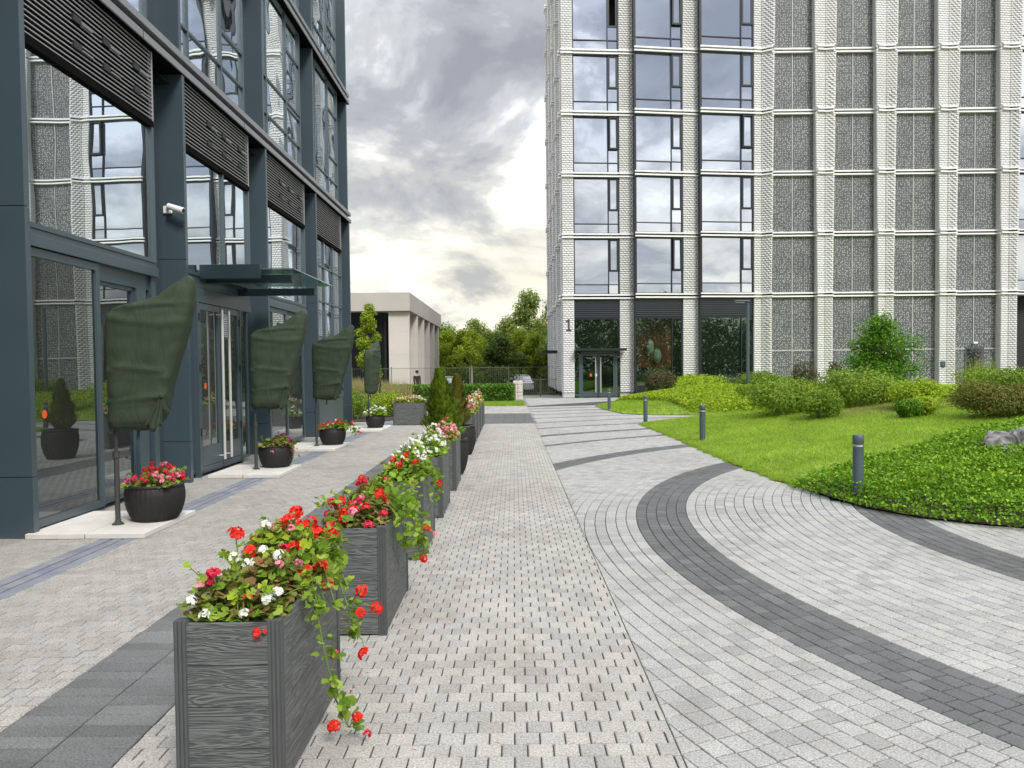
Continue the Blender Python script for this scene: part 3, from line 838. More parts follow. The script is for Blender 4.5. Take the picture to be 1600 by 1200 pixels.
Z = lawn_h2(P[:, 0], P[:, 1], d)+0.22*rng.uniform(0, 1, len(P))*np.clip((d-0.2)/0.5, 0.2, 1)
tag(link('low_ground_cover', np_mesh('low_ground_cover', leaf_quads(np.stack([P[:, 0], P[:, 1], Z], 1), 0.085, 0.9, None, 0.7), 4, M['lime'])), kind='stuff')

# ------------------------------------------------------------------ left building
LX = -4.88                         # plane of the bays
BY = [3.85, 7.6, 11.33, 15.1, 18.9, 22.7]
lb = thing('office_building', 'dark slate metal building with mirrored glass bays and louvres along the promenade', 'building', (-5.6, 13.0, 0))
MB().box(-22, -5.22, 3.0, 22.72, 0.0, 13.6).build('core', M['core_dark'], lb)
MB().box(-5.35, -4.80, 3.0, 3.12, 0, 13.4).build('column', M['slate'], lb)
for yb in BY:
    for z0, z1 in ((0.62, 3.297), (3.305, 5.985)): MB().box(-5.35, -4.80, yb, yb+0.085, z0, z1).build('column', M['slate'], lb)
    MB().box(-5.35, -4.797, yb-0.003, yb+0.088, 0.0, 0.612).build('column_base', M['slate'], lb)
    MB().box(-5.35, -4.83, yb, yb+0.085, 6.31, 9.48).build('column', M['slate'], lb)
    MB().box(-5.35, -4.83, yb, yb+0.085, 9.80, 13.4).build('column', M['slate'], lb)
for k in range(5):                 # back of the slot between two bays
    y0, y1 = BY[k+1]-0.80, BY[k+1]
    for z0, z1 in ((0, 3.3), (3.306, 5.985), (6.31, 9.48), (9.8, 13.4)):
        MB().box(-5.30, -5.20, y0+0.0, y1+0.01, z0, z1).build('slot_panel', M['slate'], lb)
for zc in (6.0, 9.49):
    o = MB()
    o.box(-5.3, -4.78, 3.0, 22.98, zc, zc+0.105)
    o.build('cornice', M['cornice'], lb, bev=0.006)
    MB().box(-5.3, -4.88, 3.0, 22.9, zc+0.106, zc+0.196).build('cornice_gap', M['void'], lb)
    MB().box(-5.29, -4.80, 3.13, 22.9, zc-0.006, zc-0.002).build('soffit', M['void'], lb)  # thin black sheet added to paint the shade below the cornice
    MB().box(-5.3, -4.785, 3.0, 22.96, zc+0.198, zc+0.30).build('cornice', M['cornice'], lb, bev=0.006)
    for yb in BY[1:]:
        MB().box(-4.779, -4.776, yb-1.2, yb-1.194, zc, zc+0.105).build('joint', M['dark'], lb)
slat_cache = {}
for k in range(5):
    y0, y1 = BY[k]+0.09, BY[k+1]-0.80
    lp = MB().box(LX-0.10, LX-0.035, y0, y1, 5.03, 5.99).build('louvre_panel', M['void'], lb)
    L = y1-y0; key = round(L, 3)
    if key not in slat_cache:
        m = MB(); m.add([(0.008, -L/2, -0.003), (0.026, -L/2, -0.006), (0.026, -L/2, 0.006), (0.008, -L/2, 0.006), (0.008, L/2, -0.003), (0.026, L/2, -0.006), (0.026, L/2, 0.006), (0.008, L/2, 0.006)],
                        [(0, 3, 2, 1), (4, 5, 6, 7), (0, 1, 5, 4), (1, 2, 6, 5), (2, 3, 7, 6), (3, 0, 4, 7)])
        slat_cache[key] = m.mesh('slat', M['slat'])
    w0 = wloc(lb)
    for i in range(17):
        link('slat', slat_cache[key], lp, (LX-0.012-w0.x, (y0+y1)/2-w0.y, 5.08+i*0.0555))
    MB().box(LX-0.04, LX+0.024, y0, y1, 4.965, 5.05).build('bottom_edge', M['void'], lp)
    MB().box(LX-0.04, LX+0.022, y1-0.012, y1+0.006, 5.02, 5.985).build('end_trim', M['slat'], lp)
    if k in (1, 2, 3):
        for f in (0.38, 0.60, 0.86):
            for zz in (5.30, 5.60):
                yy = y0+L*f
                b = MB().box(LX-0.02, LX+0.035, yy-0.13, yy+0.03, zz-0.03, zz+0.045).build('bracket', M['dark'], lp)
                MB().box(LX+0.0, LX+0.037, yy+0.04, yy+0.26, zz-0.012, zz+0.004).build('bracket_rail', M['cornice'], lp)
def lwin(name, y0, y1, z0, z1, x, mull=(), trans=(), fr=0.045, mat='glass_up', parent=None, depth=0.06, fmat='slate', partial=()):
    """glazing in the plane X = x; mullions at Y, transoms at Z, each pane an object"""
    m = MB()
    m.box(x-depth, x+0.02, y0, y0+fr, z0, z1); m.box(x-depth, x+0.02, y1-fr, y1, z0, z1)
    m.box(x-depth, x+0.02, y0+fr, y1-fr, z0, z0+fr); m.box(x-depth, x+0.02, y0+fr, y1-fr, z1-fr, z1)
    ys_ = [y0+fr]+[v for v in mull]+[y1-fr]; zs_ = [z0+fr]+[v for v in trans]+[z1-fr]
    for v in mull: m.box(x-depth, x+0.012, v-0.022, v+0.022, z0+fr, z1-fr)
    for v in trans: m.box(x-depth, x+0.008, y0+fr, y1-fr, v-0.018, v+0.018)
    for (v, a, b) in partial: m.box(x-depth, x+0.006, a, b, v-0.03, v+0.03)
    w = m.build(name, M[fmat], parent or lb)
    for i in range(len(ys_)-1):
        for j in range(len(zs_)-1):
            a, b, c, d = ys_[i]-0.004, ys_[i+1]+0.004, zs_[j]-0.004, zs_[j+1]+0.004
            p = box_part('pane', M[mat], w, x-0.035, x-0.025, a, b, c, d)
            p.rotation_euler = (0, rnd.gauss(0, 0.0012), rnd.gauss(0, 0.0015))
    return w
# ground and first storey of the bays
for k in (0, 1, 3):
    y0, y1 = BY[k]+0.09, BY[k+1]-0.80
    lwin('window', y0, y1, 3.13, 5.02, LX, mull=(), mat='glass_up', fr=0.05)
    t = MB().box(LX-0.08, LX+0.035, y0, y1+0.03, 2.94, 3.06).box(LX-0.08, LX+0.005, y0, y1+0.03, 3.06, 3.13).build('transom', M['slate'], lb, bev=0.004)
def door_leaf(name, y0, y1, z0, z1, x, rail=0.09, mat='glass_low', sticker=None):
    m = MB()
    for a in (y0, y1-rail): m.box(x-0.05, x, a, a+rail, z0, z1)
    m.box(x-0.05, x, y0+rail, y1-rail, z0, z0+rail); m.box(x-0.05, x, y0+rail, y1-rail, z1-rail, z1)
    d = m.build(name, M['slate'], lb)
    p = box_part('pane', M[mat], d, x-0.034, x-0.026, y0+rail-0.004, y1-rail+0.004, z0+rail-0.004, z1-rail+0.004)
    if sticker:
        yy, zz, r = sticker
        s = MB().add([(x-0.0245, yy+r*math.cos(a), zz+r*math.sin(a)) for a in np.linspace(0, 2*math.pi, 24, endpoint=False)], [tuple(range(24))])
        s.build('sticker', M['orange'], d)
    return d
door_leaf('sliding_door', 7.70, 9.10, 0.06, 2.93, LX+0.0, 0.085, sticker=(8.0, 1.22, 0.045))
door_leaf('sliding_door', 9.10, 10.05, 0.06, 2.75, LX-0.07, 0.05)
MB().box(LX-0.12, LX-0.04, 9.1, 10.53, 2.75, 2.94).box(LX-0.12, LX-0.03, 10.05, 10.30, 0.0, 2.75).box(LX-0.12, LX+0.0, 10.40, 10.53, 0, 2.94).build('door_frame', M['slate'], lb)
# entrance bay
y0, y1 = BY[2]+0.09, BY[3]-0.80
lwin('window', y0, y1, 3.13, 5.02, LX, mull=(13.05,), mat='glass_up', fr=0.05)
door_leaf('side_light', 11.43, 11.86, 0.06, 2.9, LX-0.06, 0.05)
door_leaf('entrance_door', 11.90, 12.80, 0.05, 2.72, LX, 0.10, sticker=(12.2, 1.42, 0.05))
door_leaf('entrance_door', 12.82, 13.70, 0.05, 2.72, LX, 0.10)
door_leaf('side_light', 13.74, 14.28, 0.06, 2.9, LX-0.06, 0.05)
MB().box(LX-0.1, LX+0.01, 11.42, 14.30, 2.73, 2.95).box(LX-0.1, LX+0.012, 11.86, 11.90, 0, 2.73).box(LX-0.1, LX+0.012, 13.70, 13.74, 0, 2.73).box(LX-0.1, LX-0.0, 11.42, 14.30, 2.956, 3.13).build('door_frame', M['slate'], lb)
MB().box(LX-0.02, LX+0.003, 12.0, 12.7, 0.16, 0.46).box(LX-0.02, LX+0.003, 12.92, 13.6, 0.16, 0.46).build('kick_plate', M['slate'], lb)
for yy in (12.66, 12.96):
    h = MB().tube([(LX+0.09, yy, 0.20), (LX+0.09, yy, 2.66)], 0.022, 12).tube([(LX-0.01, yy, 0.26), (LX+0.09, yy, 0.26)], 0.012, 8).tube([(LX-0.01, yy, 2.58), (LX+0.09, yy, 2.58)], 0.012, 8)
    auto_smooth(h.build('door_handle', M['steel'], lb))
for yy in (11.92, 13.68):
    for zz in (0.7, 1.7, 2.5): MB().box(LX+0.0, LX+0.02, yy-0.015, yy+0.015, zz-0.06, zz+0.06).build('hinge', M['dark'], lb)
# third bay
door_leaf('glass_door', 15.19, 16.6, 0.06, 2.93, LX, 0.08, sticker=(16.3, 1.3, 0.05))
door_leaf('glass_door', 16.6, 18.08, 0.06, 2.93, LX-0.05, 0.06)
# fourth bay: a gridded window
y0, y1 = BY[4]+0.09, BY[5]-0.80
lwin('window', y0, y1, 0.9, 5.02, LX, mull=(19.95, 20.9), trans=(1.6, 2.5, 3.4, 4.3), mat='glass_up', fr=0.05)
MB().box(LX-0.1, LX, y0, y1, 0, 0.9).build('plinth_panel', M['slate'], lb)
door_leaf('sliding_door', BY[0]+0.1, BY[1]-0.82, 0.06, 2.93, LX, 0.085)
# upper storeys
for k in range(5):
    y0, y1 = BY[k]+0.09, BY[k+1]-0.80; L = y1-y0
    m1, m2 = y0+L*0.16, y0+L*0.63
    for zb in (6.32, 9.81):
        lwin('window', y0, y1, zb, zb+3.14, LX-0.05, mull=(m1, m2), trans=(zb+0.52, zb+1.25) if k == 3 else (zb+0.53,), mat='glass_wavy', partial=((zb+1.15, m2, y1), (zb+2.4, m2, y1)))
# entrance canopy
cn = thing('entrance_canopy', 'dark metal canopy with a glass roof on black cantilever arms over the double doors', 'canopy', (-4.7, 12.0, 3.1))
MB().box(-4.87, -3.93, 11.98, 12.06, 3.09, 3.31).build('fascia', M['canopy'], cn, bev=0.004)
MB().box(-4.87, -3.52, 12.28, 12.42, 3.055, 3.175).build('arm', M['canopy'], cn, bev=0.004)
MB().box(-4.87, -3.52, 13.66, 13.80, 2.985, 3.105).build('arm', M['canopy'], cn, bev=0.004)
MB().box(-4.87, -3.42, 12.06, 14.6, 3.235, 3.252).build('glass_roof', M['glass_clear'], cn)
MB().box(-4.80, -4.70, 12.06, 14.6, 3.11, 3.22).build('wall_rail', M['canopy'], cn)
# fittings on the columns
def lamp_wedge(y, label):
    t = thing('wall_lamp', label, 'lamp', (-5.05, y, 5.9), 0, 'wedge lamps at the tops of the columns')
    MB().add([(-5.2, y-0.01, 5.84), (-4.97, y-0.01, 5.84), (-5.10, y-0.01, 5.96), (-5.2, y-0.01, 5.96), (-5.2, y-0.22, 5.84), (-4.97, y-0.22, 5.84), (-5.10, y-0.22, 5.96), (-5.2, y-0.22, 5.96)],
             [(0, 1, 2, 3), (7, 6, 5, 4), (0, 4, 5, 1), (1, 5, 6, 2), (2, 6, 7, 3), (3, 7, 4, 0)]).build('housing', M['dark'], t)
    MB().quad((-4.968, y-0.01, 5.842), (-4.968, y-0.22, 5.842), (-5.098, y-0.22, 5.962), (-5.098, y-0.01, 5.962)).build('edge_trim', M['cornice'], t)
for yb, wd in ((BY[2], 'security camera column'), (BY[3], 'column right of the canopy doors'), (BY[4], 'last column before the corner column')):
    lamp_wedge(yb, 'small dark wedge lamp under the cornice on the '+wd)
def sec_cam(x, y, z, label, s=1.0):
    t = thing('security_camera', label, 'camera', (x, y, z))
    MB().box(x-0.075*s, x+0.055*s, y-0.035*s, y, z-0.055*s, z+0.055*s).build('mount', M['white'], t, bev=0.008)
    auto_smooth(MB().tube([(x, y-0.03*s, z), (x+0.03*s, y-0.13*s, z-0.02*s), (x+0.09*s, y-0.16*s, z+0.0)], 0.02*s, 8).build('arm', M['white'], t))
    b = MB(); c = Vector((x+0.17*s, y-0.17*s, z-0.012*s)); d = Vector((0.94, -0.15, -0.30)).normalized()
    b.tube([c-d*0.13*s, c-d*0.12*s, c+d*0.12*s, c+d*0.13*s], [0.03*s, 0.045*s, 0.045*s, 0.04*s], 14)
    auto_smooth(b.build('body', M['white'], t), 50)
    MB().tube([c+d*0.131*s, c+d*0.136*s], [0.034*s, 0.03*s], 14).build('lens', M['dark'], t)
sec_cam(-5.03, BY[2]-0.003, 4.02, 'white security camera on the slate column above the nearest green cover')
pl = thing('wall_plaque', 'cream upright plaque on the slate column left of the second green cover', 'sign', (-4.94, BY[3], 1.85))
MB().box(-5.01, -4.90, BY[3]-0.02, BY[3]-0.004, 1.62, 2.18).build('plate', M['paper'], pl, bev=0.004)
tag(auto_smooth(MB().lathe([(0.0, 0.06), (0.035, 0.05), (0.05, 0.02), (0.05, 0)], 12, (-4.95, BY[4]-0.02, 6.36)).build('dome_camera', M['dark'])), 'tiny dark dome fitting standing on the lower cornice near the corner', 'camera')

# ------------------------------------------------------------------ right building
RY = 42.3
FL = [5.53+3.32*k for k in range(8)]
rb = thing('brick_tower', 'white brick office tower with blue mirrored windows and pierced grey screens', 'building', (2.7, 42.3, 0))
MB().box(3.0, 46, RY+0.95, RY+17.2, 0, FL[-1]+0.6).build('core', M['core_dark'], rb)
MB().box(46.0, 46.4, RY+0.3, RY+17.2, 0, FL[-1]+0.6).build('end_wall', M['brick'], rb)
# plan of the front: (kind, x0, dy0, x1, dy1)
PLAN = [('pier', 2.72, -0.05, 3.35, 0.0), ('win', 3.35, 0.0, 5.89, 0.22), ('pier', 5.89, 0.22, 6.70, 0.30),
        ('win', 6.70, -0.28, 9.36, 0.12), ('pier', 9.36, 0.12, 10.26, 0.27),
        ('win', 10.26, -0.28, 13.25, 0.12), ('pier', 13.25, 0.12, 13.71, 0.20), ('pier', 13.71, 0.20, 14.17, -0.12),
        ('scr', 14.17, 0.26, 16.64, 0.26), ('pier', 16.64, -0.12, 17.06, -0.04), ('pier', 17.06, -0.04, 17.48, -0.12),
        ('scr', 17.48, 0.26, 19.94, 0.26), ('pier', 19.94, -0.12, 20.37, -0.04), ('pier', 20.37, -0.04, 20.80, -0.12),
        ('scr', 20.80, 0.26, 23.30, 0.26), ('pier', 23.30, -0.12, 23.74, -0.04), ('pier', 23.74, -0.04, 24.18, -0.12),
        ('scr', 24.18, 0.26, 26.65, 0.26), ('pier', 26.65, -0.12, 27.09, -0.04), ('pier', 27.09, -0.04, 27.53, -0.12)]
x = 27.53
while x < 45:
    PLAN += [('win', x, 0.1, x+2.7, 0.3), ('pier', x+2.7, 0.3, x+3.5, 0.2)]; x += 3.5
bricks = []
def flare(z): return 0.0115*max(0.0, z-5.4)      # the piers between the screens widen upwards
def add_bricks(X0, y0, X1, y1, z0, z1, style, rows, fl=0, fr=0):
    k = int((z1-z0)/0.118)
    for r in range(k):
        z = z0+(r+0.5)*(z1-z0)/k
        x0, x1 = X0-fl*flare(z), X1+fr*flare(z)
        L = math.hypot(x1-x0, y1-y0); a = math.atan2(y1-y0, x1-x0)
        n = max(1, round(L/0.225)); w = L/n
        sh = 0.5 if r % 2 else 0.0
        g = 0.008 if style else 0.003
        for i in range(n+(1 if sh else 0)):
            u0 = max(0, (i-sh)*w); u1 = min(L, (i+1-sh)*w)
            if u1-u0 < 0.04: continue
            u = (u0+u1)/2
            rot = a; pr = rnd.uniform(0.0, 0.005)
            if style:
                rot = a+0.30*style; pr += 0.025
            rows.append((x0+u*math.cos(a)+pr*math.sin(a), y0+u*math.sin(a)-pr*math.cos(a), z, (u1-u0)/2-g, 0.06, (z1-z0)/k/2-(0.008 if style else 0.0035), rot))
wcache = {}
def rwin(x0, y0, x1, y1, z0, z1, fid, opened=False):
    w = math.hypot(x1-x0, y1-y0); h = z1-z0; a = math.atan2(y1-y0, x1-x0)
    key = (fid, round(h, 3))
    us = 0.765*w; zl = 0.175*h; zs = 0.41*h
    if key not in wcache:
        m = MB(); f = 0.055
        m.box(0, f, -0.05, 0.10, 0, h); m.box(w-f, w, -0.05, 0.10, 0, h); m.box(f, w-f, -0.05, 0.10, 0, f*0.7); m.box(f, w-f, -0.07, 0.10, h-f*1.3, h)
        m.box(us-0.025, us+0.025, -0.045, 0.08, f, h-f); m.box(f, w-f, -0.04, 0.08, zl-0.022, zl+0.022)
        me = m.mesh('window', M['frame'])
        ms = MB(); s = 0.085; A, B, C_, D = us+0.027, w-f, zs, h-f*1.3
        ms.box(A, A+s, -0.075, 0.03, C_, D); ms.box(B-s, B, -0.075, 0.03, C_, D); ms.box(A+s, B-s, -0.075, 0.03, C_, C_+s); ms.box(A+s, B-s, -0.075, 0.03, D-s*0.8, D)
        sa = ms.mesh('opening_sash', M['frame'])
        def pn(u0, u1, v0, v1):
            return MB().box(-(u1-u0)/2, (u1-u0)/2, -0.006, 0.006, -(v1-v0)/2, (v1-v0)/2).mesh('pane', M['glass_sky']), ((u0+u1)/2, 0.03, (v0+v1)/2)
        panes = [pn(f, us-0.02, zl+0.02, h-f*1.3), pn(f, us-0.02, f*0.7, zl-0.02), pn(us+0.02, w-f, f*0.7, zl-0.02), pn(us+0.02, w-f, zl+0.02, zs)]
        sp = pn(A+s*0.8, B-s*0.8, C_+s*0.8, D-s*0.7)
        wcache[key] = (me, sa, panes, sp)
    me, sa, panes, sp = wcache[key]
    p = wloc(rb)
    o = link('window', me, rb, (x0-p.x, y0-p.y, z0-p.z), (0, 0, a))
    for pm, pl_ in panes:
        link('pane', pm, o, pl_, (rnd.gauss(0, 0.009), 0, rnd.gauss(0, 0.009)))
    if opened == 'dark':
        link('opening_sash', sa, o, (0, 0.06, 0)); return o
    s = link('opening_sash', sa, o)
    if opened: s.rotation_euler = (R(1.6), 0, 0); s.location = (0, -0.05, 0.0)
    q = link('pane', sp[0], o, (sp[1][0], sp[1][1]-0.05 if not opened else -0.07, sp[1][2]), (rnd.gauss(0, 0.003), 0, rnd.gauss(0, 0.003)))
    return o
for i, (kd, x0, a0, x1, a1) in enumerate(PLAN):
    y0, y1 = RY+a0, RY+a1
    if kd == 'pier':
        half = x1 > 13.3 and x1-x0 < 0.6
        lefth = half and PLAN[i+1][0] == 'pier'
        fl, fr = (1, 0) if lefth and x0 > 13.3 else ((0, 1) if half and not lefth else (0, 0))
        st = 0 if (x1 < 3.4 or lefth) else (0.4 if not half else 0.85)
        pr = MB()
        for k in range(-1, 7):
            z0, z1 = (0.0 if k < 0 else FL[k]), FL[k+1]
            e = max(0.0, flare((z0+z1)/2)-0.02)
            mo = 0.005 if st else -0.045
            pr.prism([(x0-fl*e, y0+mo), (x1+fr*e, y1+mo), (x1+fr*e, RY+1.0), (x0-fl*e, RY+1.0)], z0, z1)
        pr = pr.build('pier', M['mortar'], rb)
        rows = []
        add_bricks(x0, y0, x1, y1, 0.25, FL[0]-0.13, 0 if not half or lefth else 0.5, rows)
        for k in range(7):
            add_bricks(x0, y0, x1, y1, FL[k]+0.13, FL[k+1]-0.13, st, rows, fl, fr)
        me = boxes_np('brick', [(r[0]-2.7, r[1]-42.3, r[2], r[3], r[4], r[5], r[6]) for r in rows], M['brick'])
        link('brick', me, pr, kind='stuff')
    elif kd == 'win':
        for k in range(7):
            rwin(x0+0.01, y0+0.05, x1-0.01, y1+0.05, FL[k]+0.13, FL[k+1]-0.13, i,
                 'dark' if (i == 1 and k == 4) else (i in (1, 3, 5) and (i*7+k*5) % 4 == 1))
        MB().box(x0-0.045, x0+0.012, y0-0.0, RY+1.0, 0.0, FL[-1]).build('reveal', M['frame'], rb)
        MB().box(x1-0.012, x1+0.004, y1+0.13, RY+1.0, 0.0, FL[-1]).build('reveal', M['frame'], rb)
    else:
        for k in range(-1, 7):
            zb = 0.0 if k < 0 else FL[k]+0.12; zt = FL[k+1]-0.12
            s = MB().box(x0, x1, y0+0.02, y0+0.07, zb, zt).build('pierced_screen', M['screen'], rb)
            xm = (x0+x1)/2
            MB().box(xm-0.022, xm+0.022, y0-0.012, y0+0.018, zb, zt).build('rail', M['screen_rail'], s)
            if k < 0: MB().box(x0, x1, y0-0.008, y0+0.018, 2.43, 2.50).build('rail', M['screen_rail'], s)
for k in range(8):
    m = MB(); g_ = MB()
    for (kd, x0, a0, x1, a1) in PLAN:
        y0, y1 = RY+a0, RY+a1
        o = 0.16 if kd == 'pier' else 0.14
        for z0, z1, mm, oo in ((FL[k]-0.125, FL[k]-0.048, m, o), (FL[k]+0.048, FL[k]+0.125, m, o)):
            mm.prism([(x0-0.02, y0-oo), (x1+0.02, y1-oo), (x1+0.02, RY+0.94), (x0-0.02, RY+0.94)], z0, z1)
        g_.prism([(x0, y0-o+0.14), (x1, y1-o+0.14), (x1, RY+0.93), (x0, RY+0.93)], FL[k]-0.048, FL[k]+0.048)
    b = m.build('band', M['band'], rb)
    g_.build('band_gap', M['frame'], b)
# ground floor of the three window bays
def panel(name, mat, parent, x0, y0, x1, y1, z0, z1, t=0.04, off=0.0):
    return MB().prism([(x0, y0+off), (x1, y1+off), (x1, y1+off+t), (x0, y0+off+t)], z0, z1).build(name, M[mat], parent)
for i in (1, 3, 5):
    _, x0, a0, x1, a1 = PLAN[i]; y0, y1 = RY+a0+0.05, RY+a1+0.05
    lv = panel('louvre', 'frame', rb, x0, y0, x1, y1, 4.40, FL[0]-0.12, 0.04, 0.05)
    for q in range(9): panel('slat', 'slate', lv, x0, y0, x1, y1, 4.44+q*0.105, 4.47+q*0.105, 0.05, 0.0)
    zlo = 2.60 if i == 1 else 0.15
    sf = panel('shop_frame', 'frame', rb, x0, y0, x1, y1, 4.30, 4.40, 0.10)
    panel('sill', 'frame', sf, x0, y0, x1, y1, zlo-0.10, zlo, 0.12)
    panel('pane', 'glass_dim', sf, x0+0.03, y0, x1-0.03, y1, zlo, 4.30, 0.015, 0.06)
    if i != 1:
        tx = x0+(x1-x0)*0.77; ty = y0+(y1-y0)*0.77
        MB().box(tx-0.025, tx+0.025, ty-0.01, ty+0.09, zlo, 4.30).build('mullion', M['frame'], sf)
# rooms behind the ground-floor glass
rm = MB()
MB().box(3.1, 13.3, RY+0.96-0.02, RY+0.95, 0, 5.3).build('room_back', M['inner_wall'], rb)
MB().box(6.95, 8.9, RY+0.86, RY+0.90, 1.6, 4.25).build('red_wall', M['red_wall'], rb)
for (lx, lz, rr, hh) in ((7.62, 2.75, 0.22, 0.42), (8.02, 2.25, 0.24, 0.40)):
    t = thing('paper_lantern', 'pale egg shaped lantern behind the ground floor glass, '+('upper' if lz > 2.5 else 'lower')+' of two', 'lantern', (lx, RY+0.62, lz))
    auto_smooth(MB().lathe([(0.02, -hh)]+[(rr*math.sin(math.pi*(q+0.5)/10), -hh*math.cos(math.pi*(q+0.5)/10)) for q in range(10)]+[(0.02, hh)], 16, (lx, RY+0.62, lz)).build('shade', M['paper'], t))
    MB().tube([(lx, RY+0.62, lz+hh-0.01), (lx, RY+0.62, 4.3)], 0.008, 5).build('cord', M['dark'], t)
# numbered entrance doors
ey = RY+0.10
for j, (xa, xb) in enumerate(((3.72, 4.64), (4.68, 5.60))):
    m = MB(); q = 0.10
    m.box(xa, xa+q, ey, ey+0.06, 0.02, 2.40).box(xb-q, xb, ey, ey+0.06, 0.02, 2.40).box(xa+q, xb-q, ey, ey+0.06, 0.02, 0.30).box(xa+q, xb-q, ey, ey+0.06, 2.30, 2.40)
    d = m.build('entrance_door', M['slate'], rb)
    MB().box(xa+q-0.01, xb-q+0.01, ey+0.025, ey+0.035, 0.30, 2.30).build('pane', M['glass_dim'], d)
    hx = xb-0.12 if j == 0 else xa+0.12
    auto_smooth(MB().tube([(hx, ey-0.06, 0.25), (hx, ey-0.06, 2.2)], 0.026, 8).build('door_handle', M['steel'], d))
    MB().box(hx-0.32, hx-0.20, ey-0.004, ey+0.001, 1.15, 1.30).build('sticker', M['orange' if j == 0 else 'white'], d)
MB().box(3.36, 3.70, ey+0.02, ey+0.05, 0.05, 2.48).build('side_glass', M['glass_dim'], rb)
MB().box(5.62, 5.88, ey+0.12, ey+0.15, 0.05, 2.48).build('side_glass', M['glass_dim'], rb)
MB().box(3.60, 3.72, ey-0.02, ey+0.12, 0, 2.5).box(5.60, 5.72, ey-0.02, ey+0.12, 0, 2.5).box(3.60, 5.72, ey-0.02, ey+0.1, 2.42, 2.52).build('door_frame', M['slate'], rb)
MB().box(3.38, 6.15, ey-0.75, ey-0.06, 2.56, 2.68).build('door_canopy', M['dark'], rb)
nm = thing('house_number', 'large dark numeral 1 on the white brick corner pier', 'number', (3.03, RY-0.1, 3.9))
nb = MB().box(3.0, 3.10, RY-0.115, RY-0.085, 3.72, 4.30); nb.box(2.90, 3.20, RY-0.115, RY-0.085, 3.66, 3.72)
nb.add([(2.88, RY-0.115, 4.12), (3.0, RY-0.115, 4.19), (3.0, RY-0.115, 4.298), (2.88, RY-0.115, 4.19), (2.88, RY-0.085, 4.12), (3.0, RY-0.085, 4.19), (3.0, RY-0.085, 4.298), (2.88, RY-0.085, 4.19)],
    [(0, 1, 2, 3), (7, 6, 5, 4), (0, 4, 5, 1), (1, 5, 6, 2), (2, 6, 7, 3), (3, 7, 4, 0)])
nb.build('digit', M['numeral'], nm)
# service door in the last screen, boxes and bin
sy = RY+0.24
sd = MB().box(24.95, 26.0, sy, sy+0.03, 0.1, 2.55).build('service_door', M['slate'], rb)
MB().box(25.03, 25.92, sy-0.006, sy+0.001, 0.3, 2.45).build('pane', M['glass_low'], sd)
for (lx, lz, wd) in ((24.0-0.5, 1.62, 'black square box on the white pier left of the service door'),):
    t = thing('junction_box', wd, 'box', (lx, RY-0.15, lz)); MB().box(lx-0.14, lx+0.14, RY-0.20, RY-0.02, lz-0.16, lz+0.16).build('case', M['dark'], t, bev=0.015)
    MB().box(lx-0.10, lx+0.10, RY-0.206, RY-0.199, lz-0.12, lz+0.12).build('lid', M['slate'], t)
wl_ = thing('wall_lamp', 'small white lamp above the service door in the pierced screen', 'lamp', (25.47, sy, 2.75))
MB().box(25.36, 25.58, sy-0.14, sy, 2.72, 2.84).build('shade', M['white'], wl_, bev=0.02)
MB().box(25.40, 25.54, sy-0.10, sy-0.01, 2.70, 2.72).build('lens', M['lens'], wl_)
# side wall: brick fins going back
SP = [(RY+0.02, 0.90), (46.2, 0.9), (50.3, 0.9), (54.5, 0.9), (58.6, 0.9)]
for j, (ya, wd) in enumerate(SP):
    pr = MB().box(2.71 if j else 2.74, 3.05, ya+0.004, ya+wd, 0.22, FL[-1]+0.5).build('pier', M['mortar'], rb)
    rows = []
    for k in range(-1, 7):
        z0 = 0.25 if k < 0 else FL[k]+0.13; z1 = FL[k+1]-0.13; nr = int((z1-z0)/0.118)
        for r in range(nr):
            z = z0+(r+0.5)*(z1-z0)/nr
            for i in range(4):
                rows.append((2.70+rnd.uniform(-.008, .008)-2.7+(0.03 if j == 0 else 0), ya+0.115+i*0.225-42.3, z, 0.05, 0.105, (z1-z0)/nr/2-0.008, 0.14*(1 if k >= 0 else 0)))
            if j: rows.append((2.88-2.7, ya-42.3, z, 0.15, 0.03, (z1-z0)/nr/2-0.008, 0))
    link('brick', boxes_np('brick', rows, M['brick']), pr, kind='stuff')
    MB().box(2.74, 3.05, ya+0.02, ya+wd-0.01, 0.0, 0.22).build('pier_foot', M['dark'], rb)
    if j < 4:
        for k in range(-1, 7):
            z0 = 0.2 if k < 0 else FL[k]+0.13; z1 = FL[k+1]-0.13
            y0, y1 = ya+wd, SP[j+1][0]
            w = MB().box(2.98, 3.04, y0, y0+0.06, z0, z1).box(2.98, 3.04, y1-0.06, y1, z0, z1).box(2.98, 3.04, y0, y1, z1-0.06, z1).box(2.98, 3.04, y0+2.3, y0+2.36, z0, z1).build('window', M['frame'], rb)
            MB().box(2.995, 3.005, y0+0.05, y1-0.05, z0, z1-0.05).build('pane', M['glass_sky'], w)
for k in range(8):
    for ya, wd in SP:
        for z0, z1 in ((FL[k]-0.125, FL[k]-0.048), (FL[k]+0.048, FL[k]+0.125)):
            box_part('band', M['band'], rb, 2.56, 3.06, ya-0.06 if ya > RY+1 else ya+0.16, ya+wd+0.06, z0, z1)
tag(MB().box(1.75, 2.68, 46.4, 49.0, 2.55, 2.70).build('side_canopy', M['dark'], rb))
bn = thing('litter_bin', 'dark tapered square bin beside the white pier right of the numbered doors', 'bin', (6.86, RY-0.75, 0))
